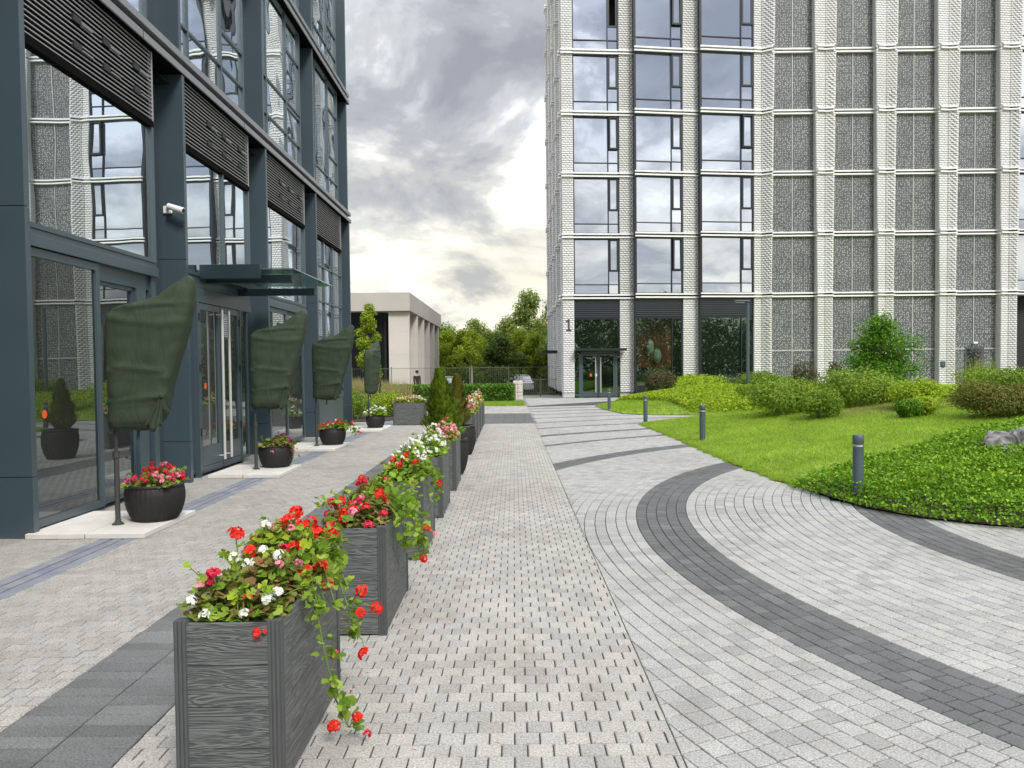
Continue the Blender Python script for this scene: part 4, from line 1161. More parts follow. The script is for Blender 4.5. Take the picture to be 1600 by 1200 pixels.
MB().add([(6.66, RY-0.95, 0.0), (7.06, RY-0.95, 0), (7.06, RY-0.55, 0), (6.66, RY-0.55, 0), (6.62, RY-1.0, 0.66), (7.10, RY-1.0, 0.66), (7.10, RY-0.5, 0.66), (6.62, RY-0.5, 0.66)],
         [(3, 2, 1, 0), (4, 5, 6, 7), (0, 1, 5, 4), (1, 2, 6, 5), (2, 3, 7, 6), (3, 0, 4, 7)]).build('body', M['dark'], bn, bev=0.01)
MB().box(6.66, 7.06, RY-0.96, RY-0.54, 0.655, 0.672).build('lid', M['slate'], bn)

# ------------------------------------------------------------------ street lamp by the third window bay
lx, ly = 9.75, 32.0; lz = ht(lx, ly)
sl = thing('street_lamp', 'slim grey lamp post with a short flat head before the dark shop window', 'street lamp', (lx, ly, lz))
auto_smooth(MB().tube([(lx, ly, lz-0.1), (lx, ly, lz+2.4), (lx, ly, 4.30)], [0.075, 0.068, 0.06], 12).build('pole', M['bollard'], sl))
MB().box(lx-0.55, lx+0.08, ly-0.09, ly+0.09, 4.29, 4.37).build('lamp_head', M['bollard'], sl, bev=0.02)
MB().box(lx-0.50, lx-0.15, ly-0.06, ly+0.06, 4.275, 4.292).build('lens', M['lens'], sl)

# ------------------------------------------------------------------ pavilion, fence, far things
pv = thing('pavilion', 'low beige stone pavilion with a deep roof edge and a row of fins', 'building', (-14, 56, 0))
MB().box(-34, -8.55, 51.2, 72, -0.8, 5.42).build('core', M['core_dark'], pv)
MB().box(-34, -6.70, 50.0, 71.6, 5.45, 6.65).build('roof_edge', M['beige_top'], pv, bev=0.01)
MB().box(-33, -8.6, 51.1, 51.16, -0.6, 5.4).build('glass_front', M['glass_low'], pv)
for q in range(8): MB().box(-9.9-q*3.1, -9.82-q*3.1, 51.02, 51.10, -0.6, 5.4).build('mullion', M['frame'], pv)
MB().box(-8.5, -8.42, 52, 71.5, -0.6, 5.4).build('glass_side', M['glass_low'], pv)
for q in range(6):
    ya = 50.35+q*3.75
    xo = -6.82
    xi = -8.15 if q == 0 else -7.6
    zz = [(-0.7, 1.0), (1.006, 2.6), (2.606, 4.1), (4.106, 5.38)]
    cl = MB().box(xi, xo-0.0, ya, ya+0.55, -0.7, 5.44).build('fin', M['beige'], pv) if q == 0 else MB().box(xi, -6.74, ya, ya+0.5, -0.7, 5.44).build('fin', M['beige'], pv)
    for a, b in zz:
        MB().box(xi-0.004, (xo if q == 0 else -6.74)+0.004, ya-0.012, ya+0.1, a, b-0.012).build('stone_panel', M['beige'], cl)
scn = MB()
for q in range(60): scn.box(-24+q*0.24, -24+q*0.24+0.10, 54.0, 54.15, 6.62, 6.62+1.0*min(1.0, max(0.1, (60-q)/16.0)))
scn.build('plant_screen', M['beige_top'], pv, kind='stuff')
fe = thing('railing_fence', 'thin dark metal fence of upright bars behind the hedge', 'fence', (-2.0, 47.5, 0))
m = MB()
for q in range(122): m.box(-12.4+q*0.122-0.004, -12.4+q*0.122+0.004, 47.495, 47.505, 0.05, 1.78)
m.build('bar', M['railing'], fe, kind='stuff')
for q in range(9): MB().box(-12.4+q*2.42-0.02, -12.4+q*2.42+0.02, 47.48, 47.52, -0.05, 1.8).build('post', M['railing'], fe)
for zz in (0.12, 1.70): MB().box(-12.4, 7.0 if False else 2.5, 47.49, 47.51, zz-0.012, zz+0.012).build('rail', M['railing'], fe)
m = MB().box(0.75, 2.6, 44.49, 44.51, 0.9, 0.93)
rl = thing('low_railing', 'low thin gate of upright bars beside the tower corner', 'gate', (1.7, 44.0, 0))
m = MB()
for q in range(18): m.box(0.45+q*0.115-0.007, 0.45+q*0.115+0.007, 43.99, 44.01, 0.05, 1.0)
m.build('bar', M['railing'], rl, kind='stuff')
for zz in (0.1, 1.0): MB().box(0.4, 2.5, 43.985, 44.015, zz-0.012, zz+0.012).build('rail', M['railing'], rl)
MB().box(1.5, 1.56, 43.97, 44.03, 0, 1.15).build('post', M['pole'], rl)

def hedge(name, label, x0, x1, y0, y1, h, n, leaf, mat, z0=0.0, cat='hedge'):
    t = thing(name, label, cat, ((x0+x1)/2, (y0+y1)/2, z0))
    cx, cy = (x0+x1)/2, (y0+y1)/2
    P = np.stack([rng.uniform(x0, x1, n)-cx, rng.uniform(y0, y1, n)-cy, rng.uniform(0, h, n)], 1)
    f = rng.integers(0, 4, n)
    P[f == 0, 1] = (y0-cy)+rng.normal(0, 0.05, (f == 0).sum()); P[f == 1, 2] = h+rng.normal(0, 0.04, (f == 1).sum())
    P[f == 2, 1] = (y0-cy)+rng.normal(0.08, 0.06, (f == 2).sum())
    link('foliage', np_mesh('foliage', leaf_quads(P, leaf, 0.4, None, 0.65), 4, M[mat]), t)
    MB().box(x0+0.12, x1-0.12, y0+0.15, y1-0.15, z0, z0+h-0.12).build('inner_twigs', M['bark'], t)
hedge('clipped_hedge', 'long clipped green hedge across the end of the walkway', -8.6, 0.0, 36.8, 38.3, 0.82, 30000, 0.085, 'hedge')
hedge('clipped_hedge', 'grey green clipped hedge along the road far beyond the fence', -1.0, 12, 76, 77.2, 1.0, 6000, 0.2, 'hedge', -0.75)
verge = [(-3.4, 33.7), (0.45, 33.7), (0.45, 36.9), (-3.4, 36.9)]
tag(MB().prism(verge, -0.04, 0.02).build('grass_verge', M['turf']), kind='structure')
P = np.stack([rng.uniform(-3.4, 0.45, 12000), rng.uniform(33.7, 36.9, 12000), np.full(12000, 0.015)], 1)
tag(link('verge_grass', blades_mesh('verge_grass', P, 0.08, 0.03, M['grass'], 0.45)), kind='stuff')
bed = [(-20, 24.2), (-4.2, 24.2), (-3.4, 26), (-3.4, 36.7), (-20, 36.7)]
tag(MB().prism(bed, -0.05, 0.03).build('planting_bed', M['soil']), kind='structure')
for (x, y, r, h, n, lb_) in ((-6.9, 30.6, 1.3, 1.05, 5200, 'broad clump of straw coloured ornamental grass left of the dark planter box'), (-9.0, 31.5, 1.4, 1.0, 3600, 'straw coloured ornamental grass clump behind the last slate column'), (-5.3, 31.2, 1.0, 0.95, 3000, 'straw grass clump behind the planter box set across the end')):
    t = thing('ornamental_grass', lb_, 'grass clump', (x, y, 0.02))
    a = rng.uniform(0, 6.28, n); rr = r*np.sqrt(rng.uniform(0, 1, n))
    P = np.stack([rr*np.cos(a), rr*np.sin(a), np.zeros(n)], 1)
    link('blades', blades_mesh('blades', P, h, 0.035, M['straw'], 0.22), t)
def bush(label, x, y, z, r, h, mat, n, leaf, seed=1, name='shrub', group=None, ry=None, k=9, up=0.4, aspect=0.6):
    q = random.Random(seed); B = [(x, y, z+h*0.45, r*0.8, (ry or r)*0.8, h*0.5)]
    for i in range(k):
        a = q.uniform(0, 6.28); d = q.uniform(0.4, 0.62)
        B.append((x+d*r*math.cos(a), y+d*(ry or r)*math.sin(a), z+h*q.uniform(0.35, 0.68), r*q.uniform(0.32, 0.5), (ry or r)*q.uniform(0.32, 0.5), h*q.uniform(0.28, 0.42)))
    return shrub(name, label, B, (x, y, z), M[mat], n, leaf, group, up=up, aspect=aspect)
bush('dark leafy shrub with pale flowers behind the farthest round pot', -5.5, 25.6, 0, 0.9, 1.05, 'spirea', 3500, 0.07, 3)
bush('yellow green shrub between the last slate column and the planter box', -4.5, 26.8, 0, 0.8, 0.95, 'lime', 3000, 0.07, 4)
bush('low yellow green shrub behind the planter box set across the end', -3.9, 28.2, 0, 0.7, 0.75, 'lime', 2500, 0.07, 5)
bush('dark shrub half hidden by the last slate column', -7.0, 26.0, 0, 1.0, 1.2, 'spirea', 3000, 0.08, 6)

# trees beyond
tree('young_tree', 'slender yellow green tree in front of the pavilion', -8.5, 45.0, 0, 5.8, 1.15, 1.3, M['tree_lime'], 5200, 0.13, 21, 0.06, blobs=14)
tree('young_tree', 'thin trunked young tree with a sparse round crown behind the hedge', -2.85, 52.0, 0, 4.6, 1.25, 2.2, M['tree_lime'], 3600, 0.12, 22, 0.07, 'bark_pale', 12)
FT = [(-6.4, 74, 6.6, 3.0, 'tree_lime', 'bright bushy tree just right of the pavilion wall', 41), (-2.4, 76, 6.4, 3.2, 'wood_far', 'broad green tree filling the gap behind the young tree', 42), (0.8, 78, 6.9, 3.0, 'tree_lime', 'broad bright tree filling the gap left of the tall tree', 43), (-4.3, 66, 6.0, 2.0, 'tree_lime', 'round pale green tree right of the pavilion fins', 31), (-1.0, 68, 5.6, 2.4, 'tree_dark', 'dark bushy tree between the parked white cars', 32),
      (1.9, 70, 5.9, 2.2, 'tree_lime', 'yellow green tree left of the tower corner behind the white car', 33), (4.0, 69, 6.4, 2.2, 'wood_far', 'mid green tree mostly hidden behind the tower corner', 34),
      (1.8, 86, 11.6, 3.5, 'wood_far', 'tall loose crowned tree rising beside the tower corner', 35), (4.8, 88, 11.0, 3.6, 'wood_far', 'tall tree partly hidden by the tower corner', 36),
      (-0.6, 96, 9.6, 4.0, 'wood_far', 'rounded tree in the middle of the far tree line', 37), (-5.0, 100, 9.6, 4.0, 'wood_far', 'tall narrow tree standing behind the young tree', 38), (-8.3, 92, 8.2, 3.8, 'wood_far', 'low round tree at the left end of the far tree line', 39)]
for (x, y, h, r, mt, lb_, sd_) in FT:
    tree('broad_tree', lb_, x, y, -0.75, h, r, h*0.04, M[mt], 13000, 0.19 if y < 80 else 0.24, sd_, 0.13, blobs=26, group='trees beyond the fence')
B = [(x, 125+rnd.uniform(-6, 6), 1.5+rnd.uniform(0, 1.5), 5, 4, 4.5+rnd.uniform(0, 2.0)) for x in np.arange(-40, 30, 3.0)]
tag(link('far_wood', foliage_mesh('far_wood', 70000, B, 0.42, M['wood_far'], 0.7, zmin=-0.7)), kind='stuff')
B = [(-2.6, 59.5, 0.4, 2.2, 1.0, 1.9), (-0.5, 60, 0.3, 1.3, 1.0, 1.5)]
shrub('shrub', 'dark dense shrubbery beyond the fence below the young tree', B, (-2.2, 59.7, -0.6), M['tree_dark'], 4500, 0.14)
# what the glass mirrors behind the photographer: a belt of trees
B = [(x, -38+rnd.uniform(-4, 4), 4.0+rnd.uniform(0, 1.5), 3.8, 3, 5.0+rnd.uniform(0, 3.6)) for x in np.arange(-30, 75, 3.4)]
tag(link('tree_belt', foliage_mesh('tree_belt', 60000, B, 0.5, M['tree_dark'], 0.7, zmin=-0.05)), kind='stuff')

# ------------------------------------------------------------------ planters
PW, PL_, PH = 0.415, 1.0, 0.68
def make_planter(name, label, loc, group):
    """origin at the middle of the footprint; the narrow ends face -Y and +Y"""
    t = thing(name, label, 'planter', loc, 0, group)
    a, b = PW/2, PL_/2
    hb = (PH-0.02)/4
    pe = MB().box(-a+0.035, a-0.035, -0.009, 0.009, 0.0, hb-0.003).mesh('board', M['board'])
    ps = MB().box(-0.009, 0.009, -b+0.035, b-0.035, 0.0, hb-0.003).mesh('board', M['board'])
    for i in range(4):
        for y in (-b+0.012, b-0.012): link('board', pe, t, (0, y, 0.012+i*hb))
        for x in (-a+0.012, a-0.012): link('board', ps, t, (x, 0, 0.012+i*hb))
    m = MB().box(-0.024, 0.024, -0.024, 0.024, 0.0, PH)
    for k in (-0.016, 0.0, 0.016):
        for sx in (-1, 1):
            m.box(k-0.005, k+0.005, sx*0.024, sx*0.028, 0.0, PH-0.002) if sx > 0 else m.box(k-0.005, k+0.005, -0.028, -0.024, 0.0, PH-0.002)
            m.box(0.024, 0.028, k-0.005, k+0.005, 0.0, PH-0.002) if sx > 0 else m.box(-0.028, -0.024, k-0.005, k+0.005, 0.0, PH-0.002)
    pm = m.mesh('corner_post', M['post'])
    for sx in (-1, 1):
        for sy in (-1, 1): link('corner_post', pm, t, (sx*(a-0.026), sy*(b-0.026), 0))
    m = MB().box(-a+0.03, -a+0.055, -b+0.05, b-0.05, 0.03, PH-0.015).box(a-0.055, a-0.03, -b+0.05, b-0.05, 0.03, PH-0.015).box(-a+0.055, a-0.055, -b+0.03, -b+0.05, 0.03, PH-0.015).box(-a+0.055, a-0.055, b-0.05, b-0.03, 0.03, PH-0.015)
    link('liner', m.mesh('liner', M['dark']), t)
    link('soil', MB().box(-a+0.056, a-0.056, -b+0.051, b-0.051, 0.5, PH-0.05).mesh('soil', M['soil']), t)
    return t
def disc_leaves(P, size, up=0.9, nv=7, wav=0.18, jit=0.3):
    n = len(P)
    nrm = rand_unit(n); nrm[:, 2] = np.abs(nrm[:, 2])+up; nrm /= np.linalg.norm(nrm, axis=1)[:, None]
    t = np.cross(nrm, rand_unit(n)); t /= np.linalg.norm(t, axis=1)[:, None]+1e-9
    b = np.cross(nrm, t)
    s = size*(1+jit*rng.uniform(-1, 1, n))
    V = []
    for k in range(nv):
        an = 2*np.pi*k/nv
        rr = s*(1+0.10*(-1)**k) if k else s*0.35
        V.append(P+(t*np.cos(an)+b*np.sin(an))*rr[:, None]+nrm*(wav*s*rng.uniform(-0.3, 1, n))[:, None]*(0.0 if k == 0 else 1))
    return np.stack(V, 1)
def leaf_disc_mesh(size, mat, seed):
    q = random.Random(seed); vs = [(0, 0, 0)]; n = 12
    for k in range(n):
        an = 0.3+(2*math.pi-0.6)*k/(n-1); rr = size*(1+0.12*(-1)**k*(1 if k % 2 else 0.4))
        vs.append((rr*math.cos(an), rr*math.sin(an), size*(0.22+0.10*math.sin(3*an)+q.uniform(-.05, .05))))
    fs = [(0, k, k+1) for k in range(1, n)]
    return None, vs, fs
def leaf_mesh(size, mat, seed):
    _, vs, fs = leaf_disc_mesh(size, mat, seed)
    m = MB(); m.add(vs, fs); me = m.mesh('leaf', mat); smooth(me); return me
def head_mesh(r, petal, nfl, mat, dome=0.25):
    """a flower head: florets of five petals spread over a dome"""
    d = rand_unit(nfl*3); d = d[d[:, 2] > -dome][:nfl]; Q = []
    for c in d:
        t = np.cross(c, (0.3, 0.5, 0.81)); t /= np.linalg.norm(t); b = np.cross(c, t); a0 = rng.uniform(0, 6.28)
        o = c*r*rng.uniform(0.75, 1.05)
        for k in range(5):
            an = a0+k*1.2566; u = t*math.cos(an)+b*math.sin(an); w = np.cross(c, u)
            Q.append([o, o+u*petal*0.6+w*petal*0.42+c*petal*0.18, o+u*petal*1.05+c*petal*0.28, o+u*petal*0.6-w*petal*0.42+c*petal*0.18])
    return np_mesh('flower_head', np.array(Q), 4, mat)
HEADS = {}
def head(col, r, small=False):
    key = (col, round(r, 3))
    if key not in HEADS:
        HEADS[key] = [head_mesh(r*0.80, r*0.40, 20, M[col]) for _ in range(4)]
    return rnd.choice(HEADS[key])
LEAVES = {m: [leaf_mesh(0.030, M[m], i) for i in range(3)] for m in ('geran', 'begonia', 'lime')}
def plants(name, label, loc, ext, hgt, nleaf, mats, heads, nobj=0, leaf=0.028, group=None, cat='flowers', extra_heads=(), tall=()):
    """flowering plants filling a container mouth: ext = half extents, loc = middle of the soil top"""
    t = thing(name, label, cat, loc, 0, group)
    ex, ey = ext
    nl = 0
    def top(x, y): return hgt*(1-0.55*max(abs(x)/ex, abs(y)/ey)**2.2)*(0.78+0.22*math.sin(9*x+4*y)+0.16*math.sin(17*y-7*x))
    for mi, (mt, frac, rng_y) in enumerate(mats):
        n = int(nleaf*frac); P = []
        while len(P) < n:
            x, y = rnd.uniform(-ex, ex)*1.12, rnd.uniform(-ey, ey)*1.06
            if rng_y and not (rng_y[0] <= y/ey <= rng_y[1] and rnd.random() < 0.9): continue
            P.append((x, y, top(x, y)*rnd.uniform(0.15, 1.0)**0.6))
        P = np.array(P)
        link('leaves', np_mesh('leaves', disc_leaves(P, leaf), 7, M[mt]), t, kind='stuff')
        k = int(nobj*frac)
        for i in range(k):
            x, y = rnd.uniform(-ex, ex)*1.1, rnd.uniform(-ey, ey)*1.05
            if rng_y and not (rng_y[0] <= y/ey <= rng_y[1]): y = rnd.uniform(*rng_y)*ey
            s_ = rnd.uniform(0.75, 1.35)*leaf/0.030
            o = link('leaf', rnd.choice(LEAVES[mt if mt in LEAVES else 'geran']), t, (x, y, top(x, y)*rnd.uniform(0.85, 1.08)), (rnd.gauss(0, 0.5), rnd.gauss(0, 0.5), rnd.uniform(0, 6.28)))
            o.scale = (s_, s_, s_)
    st = MB()
    for col, n, r, yr in heads:
        for i in range(n):
            x = rnd.uniform(-ex, ex)*1.1; y = rnd.uniform(yr[0], yr[1])*ey
            z = top(x, y)*rnd.uniform(0.9, 1.15)+rnd.uniform(0.0, 0.05)
            link('flower_head', head(col, r), t, (x, y, z), (rnd.gauss(-0.25, 0.4), rnd.gauss(0, 0.4), rnd.uniform(0, 6.28)))
            st.tube([(x*0.7+loc[0], y*0.8+loc[1], loc[2]), (x+loc[0], y+loc[1], loc[2]+z)], 0.0025, 4, False)
    for (x, y, z, col, r) in extra_heads:
        link('flower_head', head(col, r), t, (x, y, z), (rnd.gauss(-0.4, 0.3), rnd.gauss(0, 0.3), rnd.uniform(0, 6.28)))
        st.tube([(x*0.6+loc[0], y*0.9+loc[1], loc[2]), (x+loc[0], y+loc[1], loc[2]+z)], 0.003, 4, False)
    for i in range(max(6, nleaf//60)):
        x, y = rnd.uniform(-ex, ex)*1.05, rnd.uniform(-ey, ey); z = top(x, y); d = Vector((x*0.5+rnd.gauss(0, 0.03), y*0.12+rnd.gauss(0, 0.05), rnd.uniform(0.05, 0.12)))
        p = Vector((x, y, z*0.8)); e = p+d
        st.tube([tuple(Vector(loc)+p), tuple(Vector(loc)+e)], 0.0022, 4, False)
        for q in range(4):
            c = p+d*rnd.uniform(0.5, 1.05)
            o = link('leaf', rnd.choice(LEAVES[rnd.choice(('geran', 'lime'))]), t, (c.x+rnd.gauss(0, .012), c.y+rnd.gauss(0, .012), c.z), (rnd.gauss(0, .6), rnd.gauss(0, .6), rnd.uniform(0, 6.28)))
            k_ = rnd.uniform(0.45, 0.8); o.scale = (k_, k_, k_)
    if st.v: st.build('stems', M['stem'], t)
    return t
def trail(t, pts, nl, mat, leaf, heads=(), spread=0.05):
    """a hanging shoot of plant t along pts (world), with leaves and flower heads"""
    w = wloc(t); pts = [Vector(p) for p in pts]
    MB().tube(pts, [0.004]*len(pts), 5).build('shoot', M['stem'], t)
    P = []
    for i in range(nl):
        u = rnd.uniform(0, len(pts)-1.001); k = int(u); p = pts[k].lerp(pts[k+1], u-k)
        P.append((p.x+rnd.gauss(0, spread*0.6)+spread*0.3-w.x, p.y+rnd.gauss(0, spread)-w.y, p.z+rnd.gauss(0, spread*0.8)-w.z))
    P = np.array(P)
    link('leaves', np_mesh('leaves', disc_leaves(P, leaf, 0.2), 7, M[mat]), t, kind='stuff')
    for p in P[:max(6, nl//6)]:
        o = link('leaf', rnd.choice(LEAVES[mat]), t, tuple(p+np.array([0.01, 0, 0])), (rnd.gauss(0.3, 0.6), rnd.gauss(0.6, 0.6), rnd.uniform(0, 6.28)))
    for (x, y, z, col, r) in heads:
        q = min(pts, key=lambda p: (p-Vector((x, y, z))).length)
        MB().tube([q, (q+Vector((x, y, z)))/2+Vector((0.01, 0, 0.02)), (x, y, z)], 0.0028, 5).build('shoot', M['stem'], t)
        link('flower_head', head(col, r), t, (x-w.x, y-w.y, z-w.z), (rnd.gauss(0.3, 0.4), rnd.gauss(0.5, 0.4), rnd.uniform(0, 6.28)))
GP = 'grey board planters in the row along the dark strip'
# right faces of the boxes: X of the right side, Y of the near end
ROW = [(-0.918, 2.95), (-0.806, 4.71), (-0.797, 6.60), (-0.800, 8.45), (-0.797, 10.35), (-0.85, 16.45), (-0.86, 18.15), (-0.87, 19.9), (-0.88, 21.7)]
PLAB = ['nearest grey board planter, its front end cut by the bottom of the view', 'second grey planter from the viewer, its end partly hidden by trailing red geraniums',
        'grey board planter holding the white and red mix, third from the viewer', 'grey board planter full of white blossom, fourth from the viewer',
        'grey board planter with pink blossom just before the two round black pots', 'grey board planter just beyond the conical conifers, first of the far group',
        'grey board planter in the far group, second beyond the conifers', 'grey board planter in the far group, third beyond the conifers', 'last grey board planter in the row, next to the dark paving band']
p0 = None; PLT = []
for i, (xr, yn) in enumerate(ROW):
    loc = (xr-PW/2, yn+PL_/2, 0.0)
    if p0 is None: p0 = make_planter('planter_box', PLAB[0], loc, GP); o = p0
    else:
        o = copy_tree(p0); o.location = loc; o['label'] = PLAB[i]
    o.rotation_euler = (0, 0, rnd.gauss(0, 0.006)); PLT.append(o)
o = copy_tree(p0); o.location = (-3.10, 22.85, 0); o.rotation_euler = (0, 0, R(90)); o.scale = (1.0, 0.95, 0.98)
o['label'] = 'dark board planter box set broadside across the end of the promenade'; o['group'] = GP
Z0 = PH-0.05
def pc(i): return (ROW[i][0]-PW/2, ROW[i][1]+PL_/2, Z0)
E = (PW/2-0.03, PL_/2-0.05)
A = plants('flower_planting', 'red geraniums with white and crimson begonias filling the nearest planter', pc(0), E, 0.31, 1900,
           [('geran', 0.42, None), ('lime', 0.26, (-0.1, 1.0)), ('begonia', 0.32, (-1.0, 0.3))],
           [('red', 18, 0.036, (-0.2, 1.0)), ('crimson', 5, 0.026, (-0.95, 0.2)), ('whitef', 9, 0.027, (-1.0, 0.1)), ('pinkf', 7, 0.022, (-0.9, 0.6))], 260, 0.0185,
           extra_heads=((-0.06, -0.22, 0.33, 'red', 0.040), (0.12, 0.30, 0.27, 'red', 0.040), (0.17, 0.22, 0.24, 'red', 0.038), (0.22, 0.34, 0.20, 'red', 0.040), (0.23, 0.05, 0.12, 'red', 0.036), (0.20, -0.12, 0.13, 'red', 0.036), (0.24, 0.12, 0.02, 'crimson', 0.036), (-0.16, -0.44, 0.11, 'whitef', 0.026), (-0.10, -0.46, 0.06, 'whitef', 0.028), (-0.19, -0.40, 0.04, 'whitef', 0.024), (0.06, -0.47, 0.07, 'whitef', 0.022), (-0.13, -0.36, 0.17, 'crimson', 0.03), (0.13, -0.50, 0.0, 'red', 0.030)))
trail(A, [(-0.95, 3.25, 0.70), (-0.87, 3.28, 0.66), (-0.84, 3.30, 0.45), (-0.80, 3.32, 0.22), (-0.74, 3.33, 0.08)], 85, 'geran', 0.015,
      ((-0.80, 3.30, 0.10, 'red', 0.032), (-0.70, 3.32, 0.13, 'red', 0.028), (-0.66, 3.32, 0.055, 'crimson', 0.022), (-0.80, 3.34, 0.40, 'crimson', 0.026)), 0.035)
trail(A, [(-0.95, 3.6, 0.72), (-0.85, 3.62, 0.68), (-0.80, 3.62, 0.52), (-0.76, 3.6, 0.40)], 55, 'geran', 0.016,
      ((-0.72, 3.55, 0.62, 'red', 0.034), (-0.66, 3.6, 0.52, 'red', 0.034), (-0.74, 3.6, 0.50, 'red', 0.03), (-0.70, 3.5, 0.34, 'red', 0.034)), 0.04)
trail(A, [(-1.02, 3.45, 0.86), (-0.94, 3.62, 0.84), (-0.90, 3.80, 0.74)], 110, 'geran', 0.018, (), 0.06)
for q in range(3):
    y_ = 3.3+0.22*q
    trail(A, [(-1.0, y_, 0.80), (-0.90, y_+0.02, 0.78-0.02*q), (-0.86+0.01*q, y_+0.03, 0.60-0.04*rnd.random())], 24, 'geran', 0.016, (), 0.035)
A = plants('flower_planting', 'crimson and pink blossom over reddish leaves filling the second planter', pc(1), E, 0.25, 1300,
           [('begonia', 0.45, (-1.0, 0.3)), ('geran', 0.55, (-0.3, 1.0))],
           [('red', 12, 0.032, (-1.0, 0.1)), ('crimson', 8, 0.030, (-0.9, 0.6)), ('pinkf', 6, 0.026, (-0.9, 0.4))], 150, 0.020,
           extra_heads=((-0.13, -0.47, 0.05, 'red', 0.04), (-0.05, -0.46, 0.09, 'red', 0.04), (0.0, -0.44, 0.13, 'pinkf', 0.034), (0.10, -0.46, 0.05, 'crimson', 0.036)))
trail(A, [(-0.84, 5.25, 0.80), (-0.74, 5.28, 0.74), (-0.69, 5.28, 0.55), (-0.68, 5.28, 0.38)], 180, 'geran', 0.018,
      ((-0.62, 5.25, 0.55, 'red', 0.038), (-0.64, 5.3, 0.33, 'red', 0.034), (-0.55, 5.25, 0.52, 'pinkf', 0.022)), 0.075)
trail(A, [(-0.84, 5.0, 0.80), (-0.76, 5.05, 0.70), (-0.73, 5.08, 0.5)], 60, 'geran', 0.026, (), 0.06)
A = plants('flower_planting', 'green geraniums with red heads among small white blossom, third planter', pc(2), E, 0.30, 760, [('geran', 0.8, None), ('lime', 0.2, (0, 1))],
       [('red', 6, 0.036, (-1.0, 0.3)), ('whitef', 60, 0.020, (-0.5, 1.0))], 40, 0.028)
trail(A, [(-0.85, 6.9, 0.8), (-0.76, 6.95, 0.7), (-0.72, 6.98, 0.55)], 50, 'geran', 0.026, ((-0.68, 6.9, 0.62, 'red', 0.034),), 0.06)
plants('flower_planting', 'mass of small white blossom and pale leaves in the fourth planter', pc(3), E, 0.28, 700, [('lime', 0.35, None), ('geran', 0.65, None)],
       [('whitef', 90, 0.022, (-1, 1))], 0, 0.026)
plants('flower_planting', 'pink and coral blossom in the planter just before the round pots', pc(4), E, 0.24, 600, [('geran', 0.7, None), ('begonia', 0.3, None)],
       [('pinkf', 40, 0.032, (-1, 1)), ('crimson', 12, 0.028, (-1, 0.5)), ('whitef', 10, 0.02, (-1, 1))], 0, 0.03)
for i, lb_, hs in ((5, 'pink and cream blossom in the first planter beyond the conifers', [('pinkf', 26, 0.034, (-1, 1)), ('whitef', 16, 0.026, (-1, 1)), ('crimson', 8, 0.03, (-1, 0))]),
                   (6, 'cream and coral blossom in the second planter beyond the conifers', [('whitef', 26, 0.03, (-1, 1)), ('pinkf', 14, 0.03, (-1, 1))]),
                   (7, 'pale yellow green planting in the third planter beyond the conifers', [('whitef', 16, 0.03, (-1, 1)), ('red', 6, 0.03, (-1, 1))]),
                   (8, 'coral blossom in the last planter of the row', [('pinkf', 26, 0.032, (-1, 1))])):
    plants('flower_planting', lb_, pc(i), E, 0.34, 380, [('begonia', 0.4, None), ('lime', 0.6, None)], hs, 0, 0.034)
plants('flower_planting', 'pinkish trailing blossom in the planter box set broadside', (-3.10, 22.85, Z0), (0.45, 0.16), 0.22, 320, [('begonia', 0.5, None), ('lime', 0.5, None)], [('pinkf', 26, 0.03, (-1, 1)), ('whitef', 22, 0.028, (-1, 1))], 0, 0.034)

Q = []
for i in range(70):
    px_, y_ = ROW[rnd.choice((0, 0, 1, 1, 2, 3))]; Q.append((px_+rnd.expovariate(5)+0.04, y_+rnd.uniform(-0.3, 1.2), 0.003))
q4 = leaf_quads(np.array(Q), 0.018, 5.0, None, 0.8); q4[..., 2] = np.abs(q4[..., 2]-0.003)+0.003
tag(link('fallen_petals', np_mesh('fallen_petals', q4, 4, M['pinkf'])), kind='stuff')

# ------------------------------------------------------------------ slabs, pots
GS = 'pale concrete slabs laid by the columns'
SLB = [(-4.86, -4.275, 7.55, 8.80, 'pale concrete slab nearest the viewer, under the first pole'), (-4.265, -3.68, 7.55, 8.80, 'pale concrete slab under the pot of crimson flowers'),
       (-4.72, -4.19, 11.75, 13.0, 'pale concrete slab in front of the double doors, wall side'), (-4.18, -3.62, 11.75, 13.0, 'pale concrete slab under the pot of magenta flowers'),
       (-4.80, -4.21, 15.5, 16.9, 'pale concrete slab under the third pole'), (-4.20, -3.64, 15.5, 16.9, 'pale concrete slab under the pot with the red trailing geranium'),
       (-4.8, -4.0, 20.2, 21.9, 'pale concrete slab under the farthest pole'), (-3.99, -3.5, 20.2, 21.9, 'pale concrete slab under the pot of white flowers')]
for x0, x1, y0, y1, lb_ in SLB:
    o = link('paving_slab', MB().box(x0-(x0+x1)/2, x1-(x0+x1)/2, y0-(y0+y1)/2, y1-(y0+y1)/2, 0, 0.056+rnd.uniform(-0.003, 0.003)).mesh('paving_slab', M['slab']), None, ((x0+x1)/2, (y0+y1)/2, 0.001), (0, 0, rnd.gauss(0, 0.004)))
    b = o.modifiers.new('bevel', 'BEVEL'); b.width = 0.006; b.segments = 2
    tag(o, lb_, 'slab', GS)
